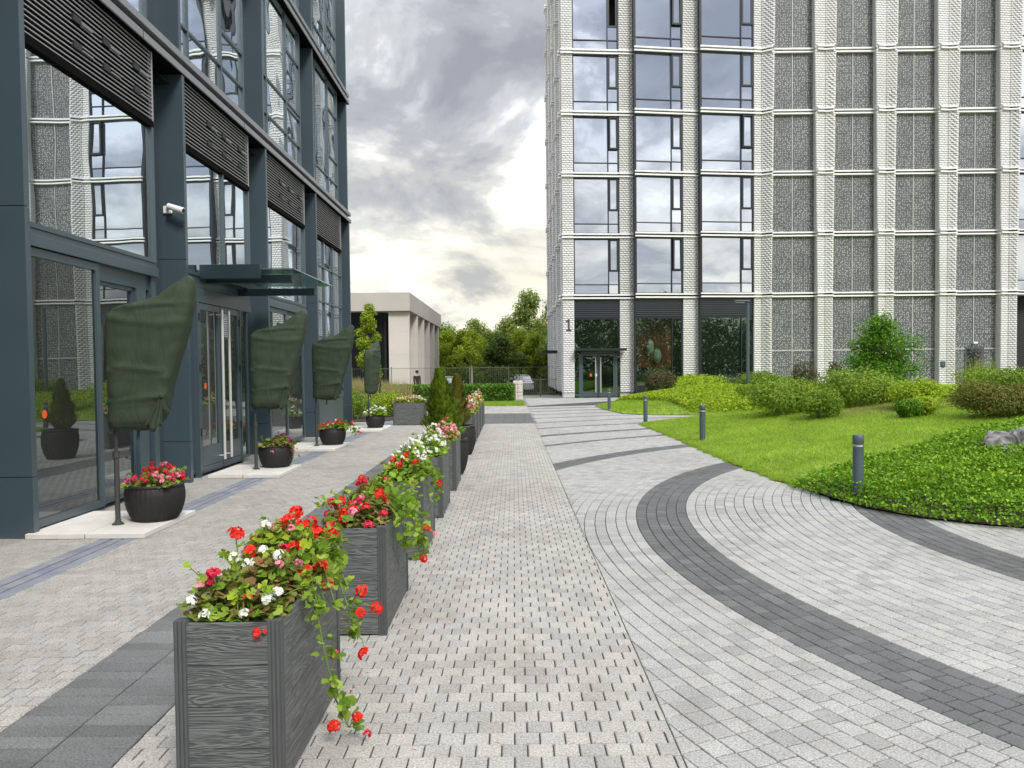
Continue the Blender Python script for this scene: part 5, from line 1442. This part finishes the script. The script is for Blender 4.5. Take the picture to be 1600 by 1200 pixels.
def make_pot(label, loc, group):
    t = thing('woven_pot', label, 'pot', loc, 0, group)
    prof = [(0.20, 0.0), (0.222, 0.008), (0.255, 0.06), (0.285, 0.14), (0.300, 0.22), (0.302, 0.29), (0.292, 0.345), (0.282, 0.365)]
    rows = []
    for q in range(30):
        f = q/29*(len(prof)-1); k = min(int(f), len(prof)-2); u = f-k
        r = prof[k][0]*(1-u)+prof[k+1][0]*u; z = prof[k][1]*(1-u)+prof[k+1][1]*u
        rows.append((r, z))
    m = MB(); n = 144; vs = []; fs = []
    for i, (r, z) in enumerate(rows):
        for k in range(n):
            th = 2*math.pi*k/n
            w = 0.0035*(1 if (k//2+i) % 2 else -1)+0.002*math.cos(36*th)
            vs.append(((r+w)*math.cos(th), (r+w)*math.sin(th), z))
    for i in range(len(rows)-1):
        for k in range(n): fs.append((i*n+k, i*n+(k+1) % n, (i+1)*n+(k+1) % n, (i+1)*n+k))
    fs.append(tuple(range(n-1, -1, -1)))
    m.add(vs, fs); me = m.mesh('body', M['weave']); smooth(me); link('body', me, t)
    me = MB().lathe([(0.272, 0.355), (0.294, 0.362), (0.300, 0.376), (0.294, 0.390), (0.272, 0.392), (0.258, 0.376)], 48, cap=False).mesh('rim', M['weave']); smooth(me); link('rim', me, t)
    link('soil', MB().lathe([(0.02, 0.34), (0.262, 0.34), (0.262, 0.35), (0.02, 0.352)], 24).mesh('soil', M['soil']), t)
    return t
GR = 'round black woven pots'
pt = make_pot('round black woven pot of crimson blossom beside the nearest pole', (-3.90, 8.28, 0.057), GR)
def pot(label, loc, s=1.0):
    c = copy_tree(pt); c.location = loc; c['label'] = label; c.scale = (s, s, s); c.rotation_euler = (0, 0, rnd.uniform(0, 6)); return c
pot('round black woven pot of faded magenta blossom before the double doors', (-3.96, 12.72, 0.057), 0.93)
pot('round black woven pot with red geraniums trailing to the right', (-3.90, 16.45, 0.057), 0.92)
pot('round black woven pot of white blossom, farthest of those by the columns', (-3.82, 21.1, 0.057), 0.86)
for lb_, loc in (('tall round black pot holding the larger green conifer', (-1.04, 12.0, 0.0)), ('tall round black pot holding the brownish conifer', (-1.06, 14.75, 0.0))):
    c = pot(lb_, loc); c.scale = (1.05, 1.05, 1.45)
GF = 'flowering plants in the round pots'
plants('pot_flowers', 'crimson and pink begonias in the pot beside the nearest pole', (-3.90, 8.28, 0.41), (0.24, 0.24), 0.17, 300, [('begonia', 0.4, None), ('geran', 0.6, None)],
       [('crimson', 26, 0.030, (-1, 1)), ('pinkf', 26, 0.028, (-1, 1)), ('red', 10, 0.034, (-0.6, 0.9))], 40, 0.028, GF, extra_heads=((-0.02, 0.0, 0.24, 'red', 0.034), (-0.03, -0.02, 0.20, 'red', 0.034)))
A = plants('pot_flowers', 'withered brown leaves with magenta blossom in the pot before the double doors', (-3.96, 12.72, 0.38), (0.24, 0.24), 0.20, 500, [('begonia', 0.75, None), ('geran', 0.25, None)],
       [('magenta', 12, 0.024, (-1, 1))], 0, 0.028, GF, extra_heads=((0.24, 0.0, 0.17, 'magenta', 0.04), (0.22, -0.05, 0.11, 'magenta', 0.036), (-0.28, -0.05, 0.02, 'magenta', 0.034), (0.02, -0.28, -0.05, 'pinkf', 0.03)))
trail(A, [(-3.75, 12.6, 0.5), (-3.66, 12.6, 0.40), (-3.64, 12.6, 0.2)], 30, 'begonia', 0.02, ((-3.65, 12.6, 0.33, 'magenta', 0.03),), 0.04)
A = plants('pot_flowers', 'red geraniums in the pot by the third pole', (-3.90, 16.45, 0.38), (0.24, 0.24), 0.16, 280, [('geran', 0.9, None)], [('red', 24, 0.036, (-1, 1)), ('crimson', 8, 0.034, (-1, 1)), ('whitef', 4, 0.03, (-1, 1))], 0, 0.03, GF)
trail(A, [(-3.8, 16.4, 0.5), (-3.6, 16.3, 0.48), (-3.45, 16.3, 0.40), (-3.38, 16.3, 0.30)], 70, 'geran', 0.03, ((-3.44, 16.3, 0.52, 'red', 0.05), (-3.30, 16.3, 0.40, 'crimson', 0.03), (-3.28, 16.3, 0.31, 'crimson', 0.034)), 0.06)
plants('pot_flowers', 'loose white blossom and pale green leaves in the farthest pot by the columns', (-3.82, 21.1, 0.36), (0.26, 0.24), 0.30, 340, [('lime', 0.6, None), ('geran', 0.4, None)], [('whitef', 26, 0.036, (-1, 1))], 0, 0.034, GF)

# conifers in pots
def conifer(label, x, y, zb, h, r, mat, seed, lean=0.0):
    t = thing('potted_conifer', label, 'conifer', (x, y, zb)); n = 5200
    u = rng.uniform(0, 1, n)**0.8
    prof = np.clip(np.minimum(1.0, (u+0.03)*7), 0, 1)*(1-u)**0.75+0.03
    lob = 1+0.16*np.sin(u*26+seed)
    a = rng.uniform(0, 6.28, n); lob = lob*(1+0.20*np.sin(3*a+u*9+seed)+0.16*np.sin(7*a-u*31+seed))
    rr = r*prof*lob*rng.uniform(0.45, 1.0, n)**0.5
    P = np.stack([rr*np.cos(a)+lean*u*h, rr*np.sin(a), u*h], 1)
    d = np.stack([np.cos(a)*0.6, np.sin(a)*0.6, np.full(n, 0.9)], 1)
    s = 0.085*(1-0.4*u)*rng.uniform(0.6, 1.6, n)
    tip = P+d*s[:, None]; side = np.stack([-np.sin(a), np.cos(a), np.zeros(n)], 1)*(s*0.22)[:, None]
    link('foliage', np_mesh('foliage', np.stack([P, (P+tip)/2+side, tip, (P+tip)/2-side], 1), 4, M[mat]), t)
    MB().tube([(x, y, zb-0.05), (x+lean*h*0.5, y, zb+h*0.5), (x+lean*h*0.9, y, zb+h*0.9)], [0.022, 0.016, 0.004], 6).build('trunk', M['bark'], t)
conifer('larger bright green conical conifer in the nearer tall pot', -1.10, 12.0, 0.52, 1.10, 0.30, 'thuja', 1, -0.06)
conifer('slimmer brownish conical conifer in the farther tall pot', -1.10, 14.75, 0.52, 0.98, 0.24, 'thuja_brown', 2)

# ------------------------------------------------------------------ covered stands
OUT = [(2.642, 0.775, 0.815, .02), (2.60, 0.72, 0.855, .05), (2.53, 0.615, 0.86, .08), (2.43, 0.49, 0.855, .105), (2.372, 0.27, 0.85, .12), (2.32, 0.05, 0.842, .135), (2.25, -0.03, 0.825, .15), (2.12, -0.058, 0.80, .16),
       (1.93, -0.055, 0.745, .165), (1.75, -0.05, 0.685, .165), (1.58, -0.047, 0.63, .165), (1.42, -0.043, 0.585, .16), (1.30, -0.043, 0.565, .15), (1.22, -0.045, 0.545, .15), (1.14, -0.052, 0.50, .145), (1.08, -0.03, 0.42, .12), (1.045, 0.08, 0.36, .07), (1.035, 0.15, 0.28, .02)]
def make_stand(label, loc, rz, group):
    t = thing('covered_stand', label, 'covered stand', loc, rz, group)
    # cover: finely interpolated outline
    zs = np.array([o[0] for o in OUT])[::-1]; xl = np.array([o[1] for o in OUT])[::-1]; xr = np.array([o[2] for o in OUT])[::-1]; dp = np.array([o[3] for o in OUT])[::-1]
    zz = np.concatenate([np.linspace(1.035, 1.14, 8), np.linspace(1.16, 2.25, 46), np.linspace(2.27, 2.642, 20)])
    n = 56; V = []; F = []
    for i, z in enumerate(zz):
        a, b, d = np.interp(z, zs, xl), np.interp(z, zs, xr), np.interp(z, zs, dp)
        cx, hx = (a+b)/2, (b-a)/2
        for k in range(n):
            th = 2*math.pi*k/n; c, s_ = math.cos(th), math.sin(th)
            ex = 0.62
            x = cx+hx*math.copysign(abs(c)**ex, c); y = d*math.copysign(abs(s_)**ex, s_)
            f = 1 if abs(s_) > 0.2 else 0.3
            u = (x-0.0)
            w = 0.018*math.exp(-((z-(1.72-0.12*u))/0.03)**2)-0.012*math.exp(-((z-(1.67-0.12*u))/0.03)**2)
            w += 0.020*math.exp(-((z-(1.34+0.10*u))/0.028)**2)-0.014*math.exp(-((z-(1.29+0.10*u))/0.03)**2)
            w += 0.024*math.exp(-((z-(2.20-0.35*(u-0.1)*(0.9-u)))/0.05)**2)-0.03*math.exp(-((z-(2.31+0.06*u))/0.035)**2)*(1 if 0.2 < u < 0.7 else 0.3)
            w += 0.006*math.sin(9*u+7*z)+0.005*math.sin(21*z-5*u)+0.004*math.sin(31*u-12*z)
            w += 0.012*math.exp(-((u-(0.52+0.13*(z-1.4)))/0.02)**2)
            y += math.copysign(w*f, s_)
            V.append((x, y, (z+0.012*math.sin(11*x) if i < 3 else z)-0.055))
    m = len(zz)
    for i in range(m-1):
        for k in range(n): F.append((i*n+k, i*n+(k+1) % n, (i+1)*n+(k+1) % n, (i+1)*n+k))
    F.append(tuple(range((m-1)*n, m*n)))
    mb = MB(); mb.add(V, F); me = mb.mesh('fabric_cover', M['cloth']); smooth(me); cv = link('fabric_cover', me, t)
    # gathered flap and its knot
    mb = MB(); vs = []; fs = []; rows, cols = 10, 14
    for i in range(rows):
        v = i/(rows-1)
        for j in range(cols):
            u = j/(cols-1)
            wid = 0.03+0.16*v
            x = 0.56+(u-0.5)*wid-0.09*v; z = 1.34-0.33*v+0.03*math.sin(u*9)*v; y = -0.155-0.022*math.sin(u*19)*v-0.02*v
            vs.append((x, y, z))
    for i in range(rows-1):
        for j in range(cols-1): fs.append((i*cols+j, i*cols+j+1, (i+1)*cols+j+1, (i+1)*cols+j))
    mb.add(vs, fs); me = mb.mesh('gathered_flap', M['cloth']); smooth(me)
    o = link('gathered_flap', me, cv); sm = o.modifiers.new('thick', 'SOLIDIFY'); sm.thickness = 0.006
    mb = MB(); mb.add([(0.57, -0.16, 1.35), (0.64, -0.17, 1.25), (0.66, -0.15, 1.17), (0.58, -0.165, 1.22)], [(0, 1, 2, 3)])
    o = link('tie_end', mb.mesh('tie_end', M['cloth']), cv); sm = o.modifiers.new('thick', 'SOLIDIFY'); sm.thickness = 0.006
    link('knot', MB().lathe([(0.005, -0.025), (0.024, -0.012), (0.026, 0.010), (0.005, 0.025)], 10, (0.565, -0.165, 1.345)).mesh('knot', M['cloth']), cv)
    def tb(name, pts, r, mat, n=12):
        me = MB().tube(pts, r, n).mesh(name, M[mat]); o = link(name, me, t); auto_smooth(o); return o
    tb('lower_pole', [(0, 0, 0.0), (0, 0, 0.74)], 0.026, 'pole')
    tb('upper_pole', [(0, 0, 0.74), (0, 0, 1.12)], 0.017, 'pole')
    tb('inner_pole', [(0.22, 0.02, 0.88), (0.25, 0.02, 1.10)], 0.014, 'pole')
    tb('clamp', [(0, 0, 0.70), (0, 0, 0.77)], 0.036, 'pole')
    tb('clamp_lever', [(0.0, -0.03, 0.955), (-0.045, -0.04, 0.965), (-0.062, -0.04, 1.01), (-0.045, -0.04, 1.06)], 0.008, 'pole', 8)
    link('base_plate', MB().lathe([(0.06, 0.0), (0.06, 0.008), (0.03, 0.03), (0.027, 0.05)], 16).mesh('base_plate', M['pole']), t)
    return t
GC = 'stands under tied dark green covers'
st = make_stand('tall pole stand under a dark green tied cover, nearest the viewer', (-4.165, 8.0, 0.057), 0, GC)
for lb_, loc, rz, s_ in (('pole stand under a dark green cover by the double doors', (-4.19, 12.4, 0.057), R(2), 0.99), ('pole stand under a dark green cover beside the red geranium pot', (-4.17, 16.15, 0.057), R(-3), 0.98),
                        ('farthest pole stand, its dark cover seen edge on', (-3.98, 21.0, 0.057), R(80), 0.93)):
    c = copy_tree(st); c.location = loc; c.rotation_euler = (0, 0, rz); c['label'] = lb_; c.scale = (s_, s_, s_)

# ------------------------------------------------------------------ bollards
GB = 'bollards along the edge of the lawns'
def make_bollard(label, loc, g):
    t = thing('bollard', label, 'bollard', loc, 0, g)
    auto_smooth(link('shaft', MB().lathe([(0.062, -0.1), (0.062, 0.66)], 28).mesh('shaft', M['bollard']), t))
    auto_smooth(link('light_ring', MB().lathe([(0.050, 0.655), (0.050, 0.69)], 28).mesh('light_ring', M['lens']), t))
    auto_smooth(link('cap', MB().lathe([(0.062, 0.688), (0.0645, 0.692), (0.0645, 0.79), (0.058, 0.798), (0.0, 0.80)], 28).mesh('cap', M['bollard']), t))
    return t
bo = make_bollard('nearest grey bollard standing in the ivy', (4.08, 9.1, 0.02), GB)
for lb_, loc in (('grey bollard on the lawn edge beside the mown grass', (4.0, 16.3, 0.03)), ('grey bollard at the lawn corner by the side path', (3.80, 22.2, 0.02)), ('farthest grey bollard, before the tower doors', (3.62, 29.2, 0.02))):
    c = copy_tree(bo); c.location = loc; c['label'] = lb_

# ------------------------------------------------------------------ planting on the mounds
def on(x, y): return ht(x, y)
def lb(label, x, y, r, h, mat, n, leaf, seed, ry=None, k=10, dz=0.0, aspect=0.6, up=0.4):
    return bush(label, x, y, on(x, y)+dz, r, h, mat, n, leaf, seed, ry=ry, k=k, aspect=aspect, up=up)
lb('feathery green shrub at the left end of the group on the lawn', 6.6, 18.8, 0.95, 0.92, 'spirea', 9000, 0.075, 11, aspect=0.35)
lb('large feathery shrub in the middle of the lawn', 8.3, 18.6, 1.1, 0.98, 'spirea', 10000, 0.075, 12, aspect=0.35)
lb('small feathery shrub lobe low in front on the lawn', 6.75, 17.0, 0.5, 0.70, 'spirea', 5000, 0.065, 13, aspect=0.35)
lb('yellowing feathery shrub at the right end of the lawn group', 9.2, 18.9, 0.6, 0.6, 'lime', 4500, 0.055, 14, aspect=0.35)
lb('small dark rounded shrub left of the brownish bank', 8.0, 15.6, 0.27, 0.38, 'maple', 2600, 0.045, 15)
lb('bright lime shrub between the lawn group and the brownish bank', 8.75, 16.8, 0.62, 0.70, 'lime', 6000, 0.055, 16)
lb('bright lime lower shrub beside the small dark shrub', 8.35, 15.8, 0.35, 0.42, 'lime', 3000, 0.05, 26)
lb('broad brownish green shrub bank behind the ivy', 9.4, 14.6, 1.15, 0.68, 'heather', 16000, 0.040, 17, ry=0.7)
lb('brownish green shrub at the right edge of view behind the rock', 10.9, 14.6, 1.2, 0.78, 'heather', 12000, 0.040, 18, ry=0.7)
lb('dark green low shrub behind the brownish bank', 11.4, 17.4, 1.5, 0.72, 'spirea', 9000, 0.05, 19, ry=0.7)
lb('dark green low shrub at the far right behind the bank', 13.6, 18.6, 1.5, 0.85, 'spirea', 8000, 0.05, 20, ry=0.8)
lb('green shrub below the small maple', 9.8, 20.6, 1.0, 0.65, 'lime', 6000, 0.055, 27)
lb('light green shrub right of the small maple', 11.6, 21.0, 1.2, 0.62, 'lime', 6000, 0.055, 28)
lb('bright arching grass clump before the service door', 13.2, 23.0, 0.6, 0.5, 'lime', 2500, 0.14, 29, aspect=0.12, up=0.1)
xg, yg = 16.4, 27.0
t = thing('ornamental_grass', 'tall pale upright grass in front of the service door', 'grass clump', (xg, yg, on(xg, yg)-0.1))
P = np.stack([rng.normal(0, 0.28, 900), rng.normal(0, 0.28, 900), np.zeros(900)], 1)
link('blades', blades_mesh('blades', P, 1.55, 0.02, M['lime'], 0.12), t)
P = np.stack([rng.normal(8.4, 0.9, 7000), rng.normal(17.5, 0.55, 7000)], 1)
Zs = lawn_h1(P[:, 0], P[:, 1], seg_dist(LAWN1, P[:, 0], P[:, 1])[0])
tag(link('dry_grass', blades_mesh('dry_grass', np.stack([P[:, 0], P[:, 1], Zs], 1), 0.05, 0.014, M['straw'], 0.9)), kind='stuff')
# small maple and the bronze shrub
tz = on(10.7, 22.4)
t = tree('small_maple', 'small rounded green maple behind the shrubs on the mound', 10.7, 22.4, tz, 3.0, 1.25, 0.9, M['maple'], 8500, 0.085, 57, 0.05, blobs=34, shell=0.3)
tz = on(8.9, 21.5)
tree('bronze_shrub', 'sparse bronze leaved shrub left of the small maple', 8.95, 21.5, tz, 1.55, 0.62, 0.45, M['bronze'], 900, 0.075, 52, 0.03, blobs=12, cat='shrub', shell=0.25)
# by the tower
lb('airy bronze green shrub before the red interior', 6.4, 33.5, 0.85, 1.25, 'bronze', 4200, 0.07, 61, k=9)
lb('low lime bush at the foot of the airy shrub', 7.3, 33.4, 1.0, 0.55, 'lime', 3500, 0.08, 62)
lb('pale green flowering tuft below the second white pier', 8.6, 35.6, 1.3, 0.70, 'lime', 4200, 0.09, 63)
lb('dense round green bush right of the dark shop window', 10.4, 32.6, 1.05, 0.92, 'spirea', 5000, 0.075, 64)
lb('leafy green shrub on the crest right of the street lamp', 11.9, 33.0, 1.2, 0.75, 'spirea', 5000, 0.075, 65)
lb('tall thin leafed shrub before the first pierced screen', 11.6, 30.4, 0.65, 1.2, 'bronze', 1600, 0.07, 66, k=9)
lb('low leafy shrub on the crest of the far mound', 9.0, 28.5, 0.9, 0.45, 'spirea', 4200, 0.07, 67)
# rock
rk = MB(); vs = []; fs = []; n1_, n2_ = 30, 44
for i in range(n1_+1):
    ph = math.pi*i/n1_
    for k in range(n2_):
        th = 2*math.pi*k/n2_
        q = 1+0.16*math.sin(3*th+2*ph)+0.12*math.sin(5*ph-2*th)+0.07*math.sin(9*th+4*ph)+0.05*math.sin(14*ph+6*math.sin(5*th))+rnd.uniform(-.02, .02)
        vs.append((0.62*q*math.sin(ph)*math.cos(th), 0.5*q*math.sin(ph)*math.sin(th), 0.42*q*math.cos(ph)))
for i in range(n1_):
    for k in range(n2_): fs.append((i*n2_+k, (i+1)*n2_+k, (i+1)*n2_+(k+1) % n2_, i*n2_+(k+1) % n2_))
rk.add(vs, fs); rx, ry_ = 7.0, 10.4
o = link('boulder', rk.mesh('boulder', M['rock']), None, (rx, ry_, on(rx, ry_)-0.10), (0.1, 0.2, 0.5)); tag(o, 'grey boulder half sunk in the ivy at the right edge of view', 'rock')

# ------------------------------------------------------------------ cars and people far off
def make_car(label, x, y, z, rz, group):
    t = thing('parked_car', label, 'car', (x, y, z), rz, group)
    def loft(name, st, mat, parent=t):
        V = []; F = []; n = len(st[0][1])
        for (yy, sec) in st:
            for (sx, sz) in sec: V.append((sx, yy, sz))
        for i in range(len(st)-1):
            for k in range(n): F.append((i*n+k, i*n+(k+1) % n, (i+1)*n+(k+1) % n, (i+1)*n+k))
        F += [tuple(range(n-1, -1, -1)), tuple(range((len(st)-1)*n, len(st)*n))]
        m = MB(); m.add(V, F); me = m.mesh(name, M[mat]); o = link(name, me, parent); auto_smooth(o, 35); return o
    def sec(w, z0, z1): return [(-w*0.92, z0), (w*0.92, z0), (w, z0+0.2), (w, z1-0.15), (w*0.93, z1), (-w*0.93, z1), (-w, z1-0.15), (-w, z0+0.2)]
    b = loft('body', [(-2.15, sec(0.78, 0.30, 0.80)), (-2.05, sec(0.86, 0.22, 0.90)), (-1.2, sec(0.90, 0.2, 0.95)), (0.8, sec(0.90, 0.2, 0.95)), (1.7, sec(0.87, 0.22, 0.85)), (2.1, sec(0.76, 0.28, 0.68))], 'car_white')
    def cab(w, z0, z1, t_): return [(-w, z0), (w, z0), (w*t_, z1), (-w*t_, z1)]
    loft('cabin_glass', [(-1.95, cab(0.82, 0.9, 0.93, 0.95)), (-1.45, cab(0.84, 0.9, 1.40, 0.78)), (0.1, cab(0.84, 0.9, 1.44, 0.78)), (0.95, cab(0.80, 0.9, 0.93, 0.95))], 'car_glass', b)
    loft('roof', [(-1.5, [(-0.64, 1.40), (0.64, 1.40), (0.58, 1.455), (-0.58, 1.455)]), (0.12, [(-0.64, 1.43), (0.64, 1.43), (0.58, 1.485), (-0.58, 1.485)])], 'car_white', b)
    for sx in (-1, 1):
        for yy in (-1.35, 1.35):
            m = MB(); m.tube([(sx*0.72, yy, 0.32), (sx*0.90, yy, 0.32)], 0.32, 20); w = link('wheel', m.mesh('wheel', M['tyre']), t); auto_smooth(w)
            m = MB(); m.tube([(sx*0.895, yy, 0.32), (sx*0.91, yy, 0.32)], 0.19, 14); link('rim', m.mesh('rim', M['steel']), w)
        m = MB().box(sx*0.70-0.13, sx*0.70+0.13, -2.15, -2.02, 0.66, 0.80); link('tail_light', m.mesh('tail_light', M['tail']), b)
        m = MB().box(sx*0.60-0.14, sx*0.60+0.14, 1.98, 2.09, 0.52, 0.64); link('headlight', m.mesh('headlight', M['lens']), b)
        m = MB().box(sx*0.97-0.09, sx*0.97+0.09, 0.62, 0.74, 0.93, 1.06); link('mirror', m.mesh('mirror', M['car_white']), b)
    m = MB().box(-0.26, 0.26, -2.165, -2.145, 0.48, 0.60); link('number_plate', m.mesh('number_plate', M['white']), b)
    return t
cr = make_car('white car parked beyond the end of the clipped hedge', 0.35, 66, -0.75+0.35, R(14), 'white cars parked along the road')
c = copy_tree(cr); c.location = (-5.3, 64, -0.45); c.rotation_euler = (0, 0, R(-6)); c['label'] = 'white car parked between the pavilion and the young tree'
def person(label, x, y, z, h, rz):
    t = thing('person', label, 'person', (x, y, z), rz)
    k = h/1.75
    def skin(name, J, E_, mat, parent, sub=1):
        me = bpy.data.meshes.new(name); me.from_pydata([(p[0]*k, p[1]*k, p[2]*k) for p, r in J], E_, [])
        me.materials.append(M[mat]); o = link(name, me, parent)
        sk = o.modifiers.new('skin', 'SKIN'); 
        for i, (p, r) in enumerate(J):
            v = me.skin_vertices[0].data[i]; v.radius = (r[0]*k, r[1]*k) if isinstance(r, tuple) else (r*k, r*k); v.use_root = (i == 0)
        sb = o.modifiers.new('sub', 'SUBSURF'); sb.levels = sub; sb.render_levels = sub
        return o
    J = [((0, 0, .95), (.14, .10)), ((0, 0, 1.15), (.13, .095)), ((0, -.01, 1.38), (.16, .10)), ((0, 0, 1.50), .055), ((0, .03, 1.58), .07), ((0, .03, 1.70), .08),
         ((.18, 0, 1.42), .055), ((.24, .05, 1.15), .042), ((.22, .16, .93), .034), ((.21, .20, .84), .036), ((-.18, 0, 1.42), .055), ((-.24, -.03, 1.15), .042), ((-.22, .05, .91), .034), ((-.21, .08, .82), .036),
         ((.09, 0, .86), .085), ((.10, .10, .48), .058), ((.10, .05, .09), .042), ((.10, .18, .04), .036), ((-.09, 0, .86), .085), ((-.10, -.04, .48), .058), ((-.10, -.16, .10), .042), ((-.10, -.05, .04), .036)]
    Ed = [(0, 1), (1, 2), (2, 3), (3, 4), (4, 5), (2, 6), (6, 7), (7, 8), (8, 9), (2, 10), (10, 11), (11, 12), (12, 13), (0, 14), (14, 15), (15, 16), (16, 17), (0, 18), (18, 19), (19, 20), (20, 21)]
    b = skin('body', J, Ed, 'skin', t)
    Jc = [(J[i][0], (J[i][1][0]*1.14, J[i][1][1]*1.2) if isinstance(J[i][1], tuple) else J[i][1]*1.28) for i in (0, 1, 2, 6, 7, 8, 10, 11, 12)]
    skin('coat', [((0, 0, .72), (.19, .15))]+Jc, [(0, 1), (1, 2), (2, 3), (3, 4), (4, 5), (5, 6), (3, 7), (7, 8), (8, 9)], 'black_cloth', b)
    Jt = [(J[i][0], J[i][1]*1.25 if not isinstance(J[i][1], tuple) else J[i][1]) for i in (0, 14, 15, 16, 18, 19, 20)]
    skin('trousers', Jt, [(0, 1), (1, 2), (2, 3), (0, 4), (4, 5), (5, 6)], 'black_cloth', b)
    m = MB().lathe([(0.0, 0.105), (0.06, 0.095), (0.098, 0.04), (0.100, -0.01), (0.09, -0.06)], 16, (0, 0.015, 1.685), cap=False)
    me = m.mesh('hair', M['hair']); smooth(me); o = link('hair', me, b); o.scale = (k, k*1.1, k)
    for sx in (-1, 1):
        link('shoe', MB().box(sx*.10-.045, sx*.10+.045, (0.0 if sx > 0 else -.2), (.24 if sx > 0 else .04), 0.0, 0.075).mesh('shoe', M['dark']), b)
    return t
person('person in a long black coat walking right behind the far hedge', -5.8, 46.0, -0.20, 1.76, R(-140))
person('person in dark clothing standing beside the parked white car', -0.15, 58.0, -0.60, 1.72, R(160))
# stone gate pier beside the hedge end
gp = thing('stone_pier', 'rough beige stone pier with a dark post at the end of the hedge', 'pier', (0.12, 40.0, 0))
for i in range(5):
    for j in range(2):
        MB().box(-0.05+j*0.26+rnd.uniform(-.015, .015), 0.20+j*0.26, 39.8+rnd.uniform(-.03, .03), 40.2, 0.0+i*0.2, 0.193+i*0.2).build('stone', M['beige'], gp, bev=0.02)
MB().box(-0.02, 0.09, 39.6, 39.72, 0, 0.86).build('post', M['bark'], gp)
print('objects', len(bpy.data.objects), 'tris', sum(len(m.polygons) for m in bpy.data.meshes))
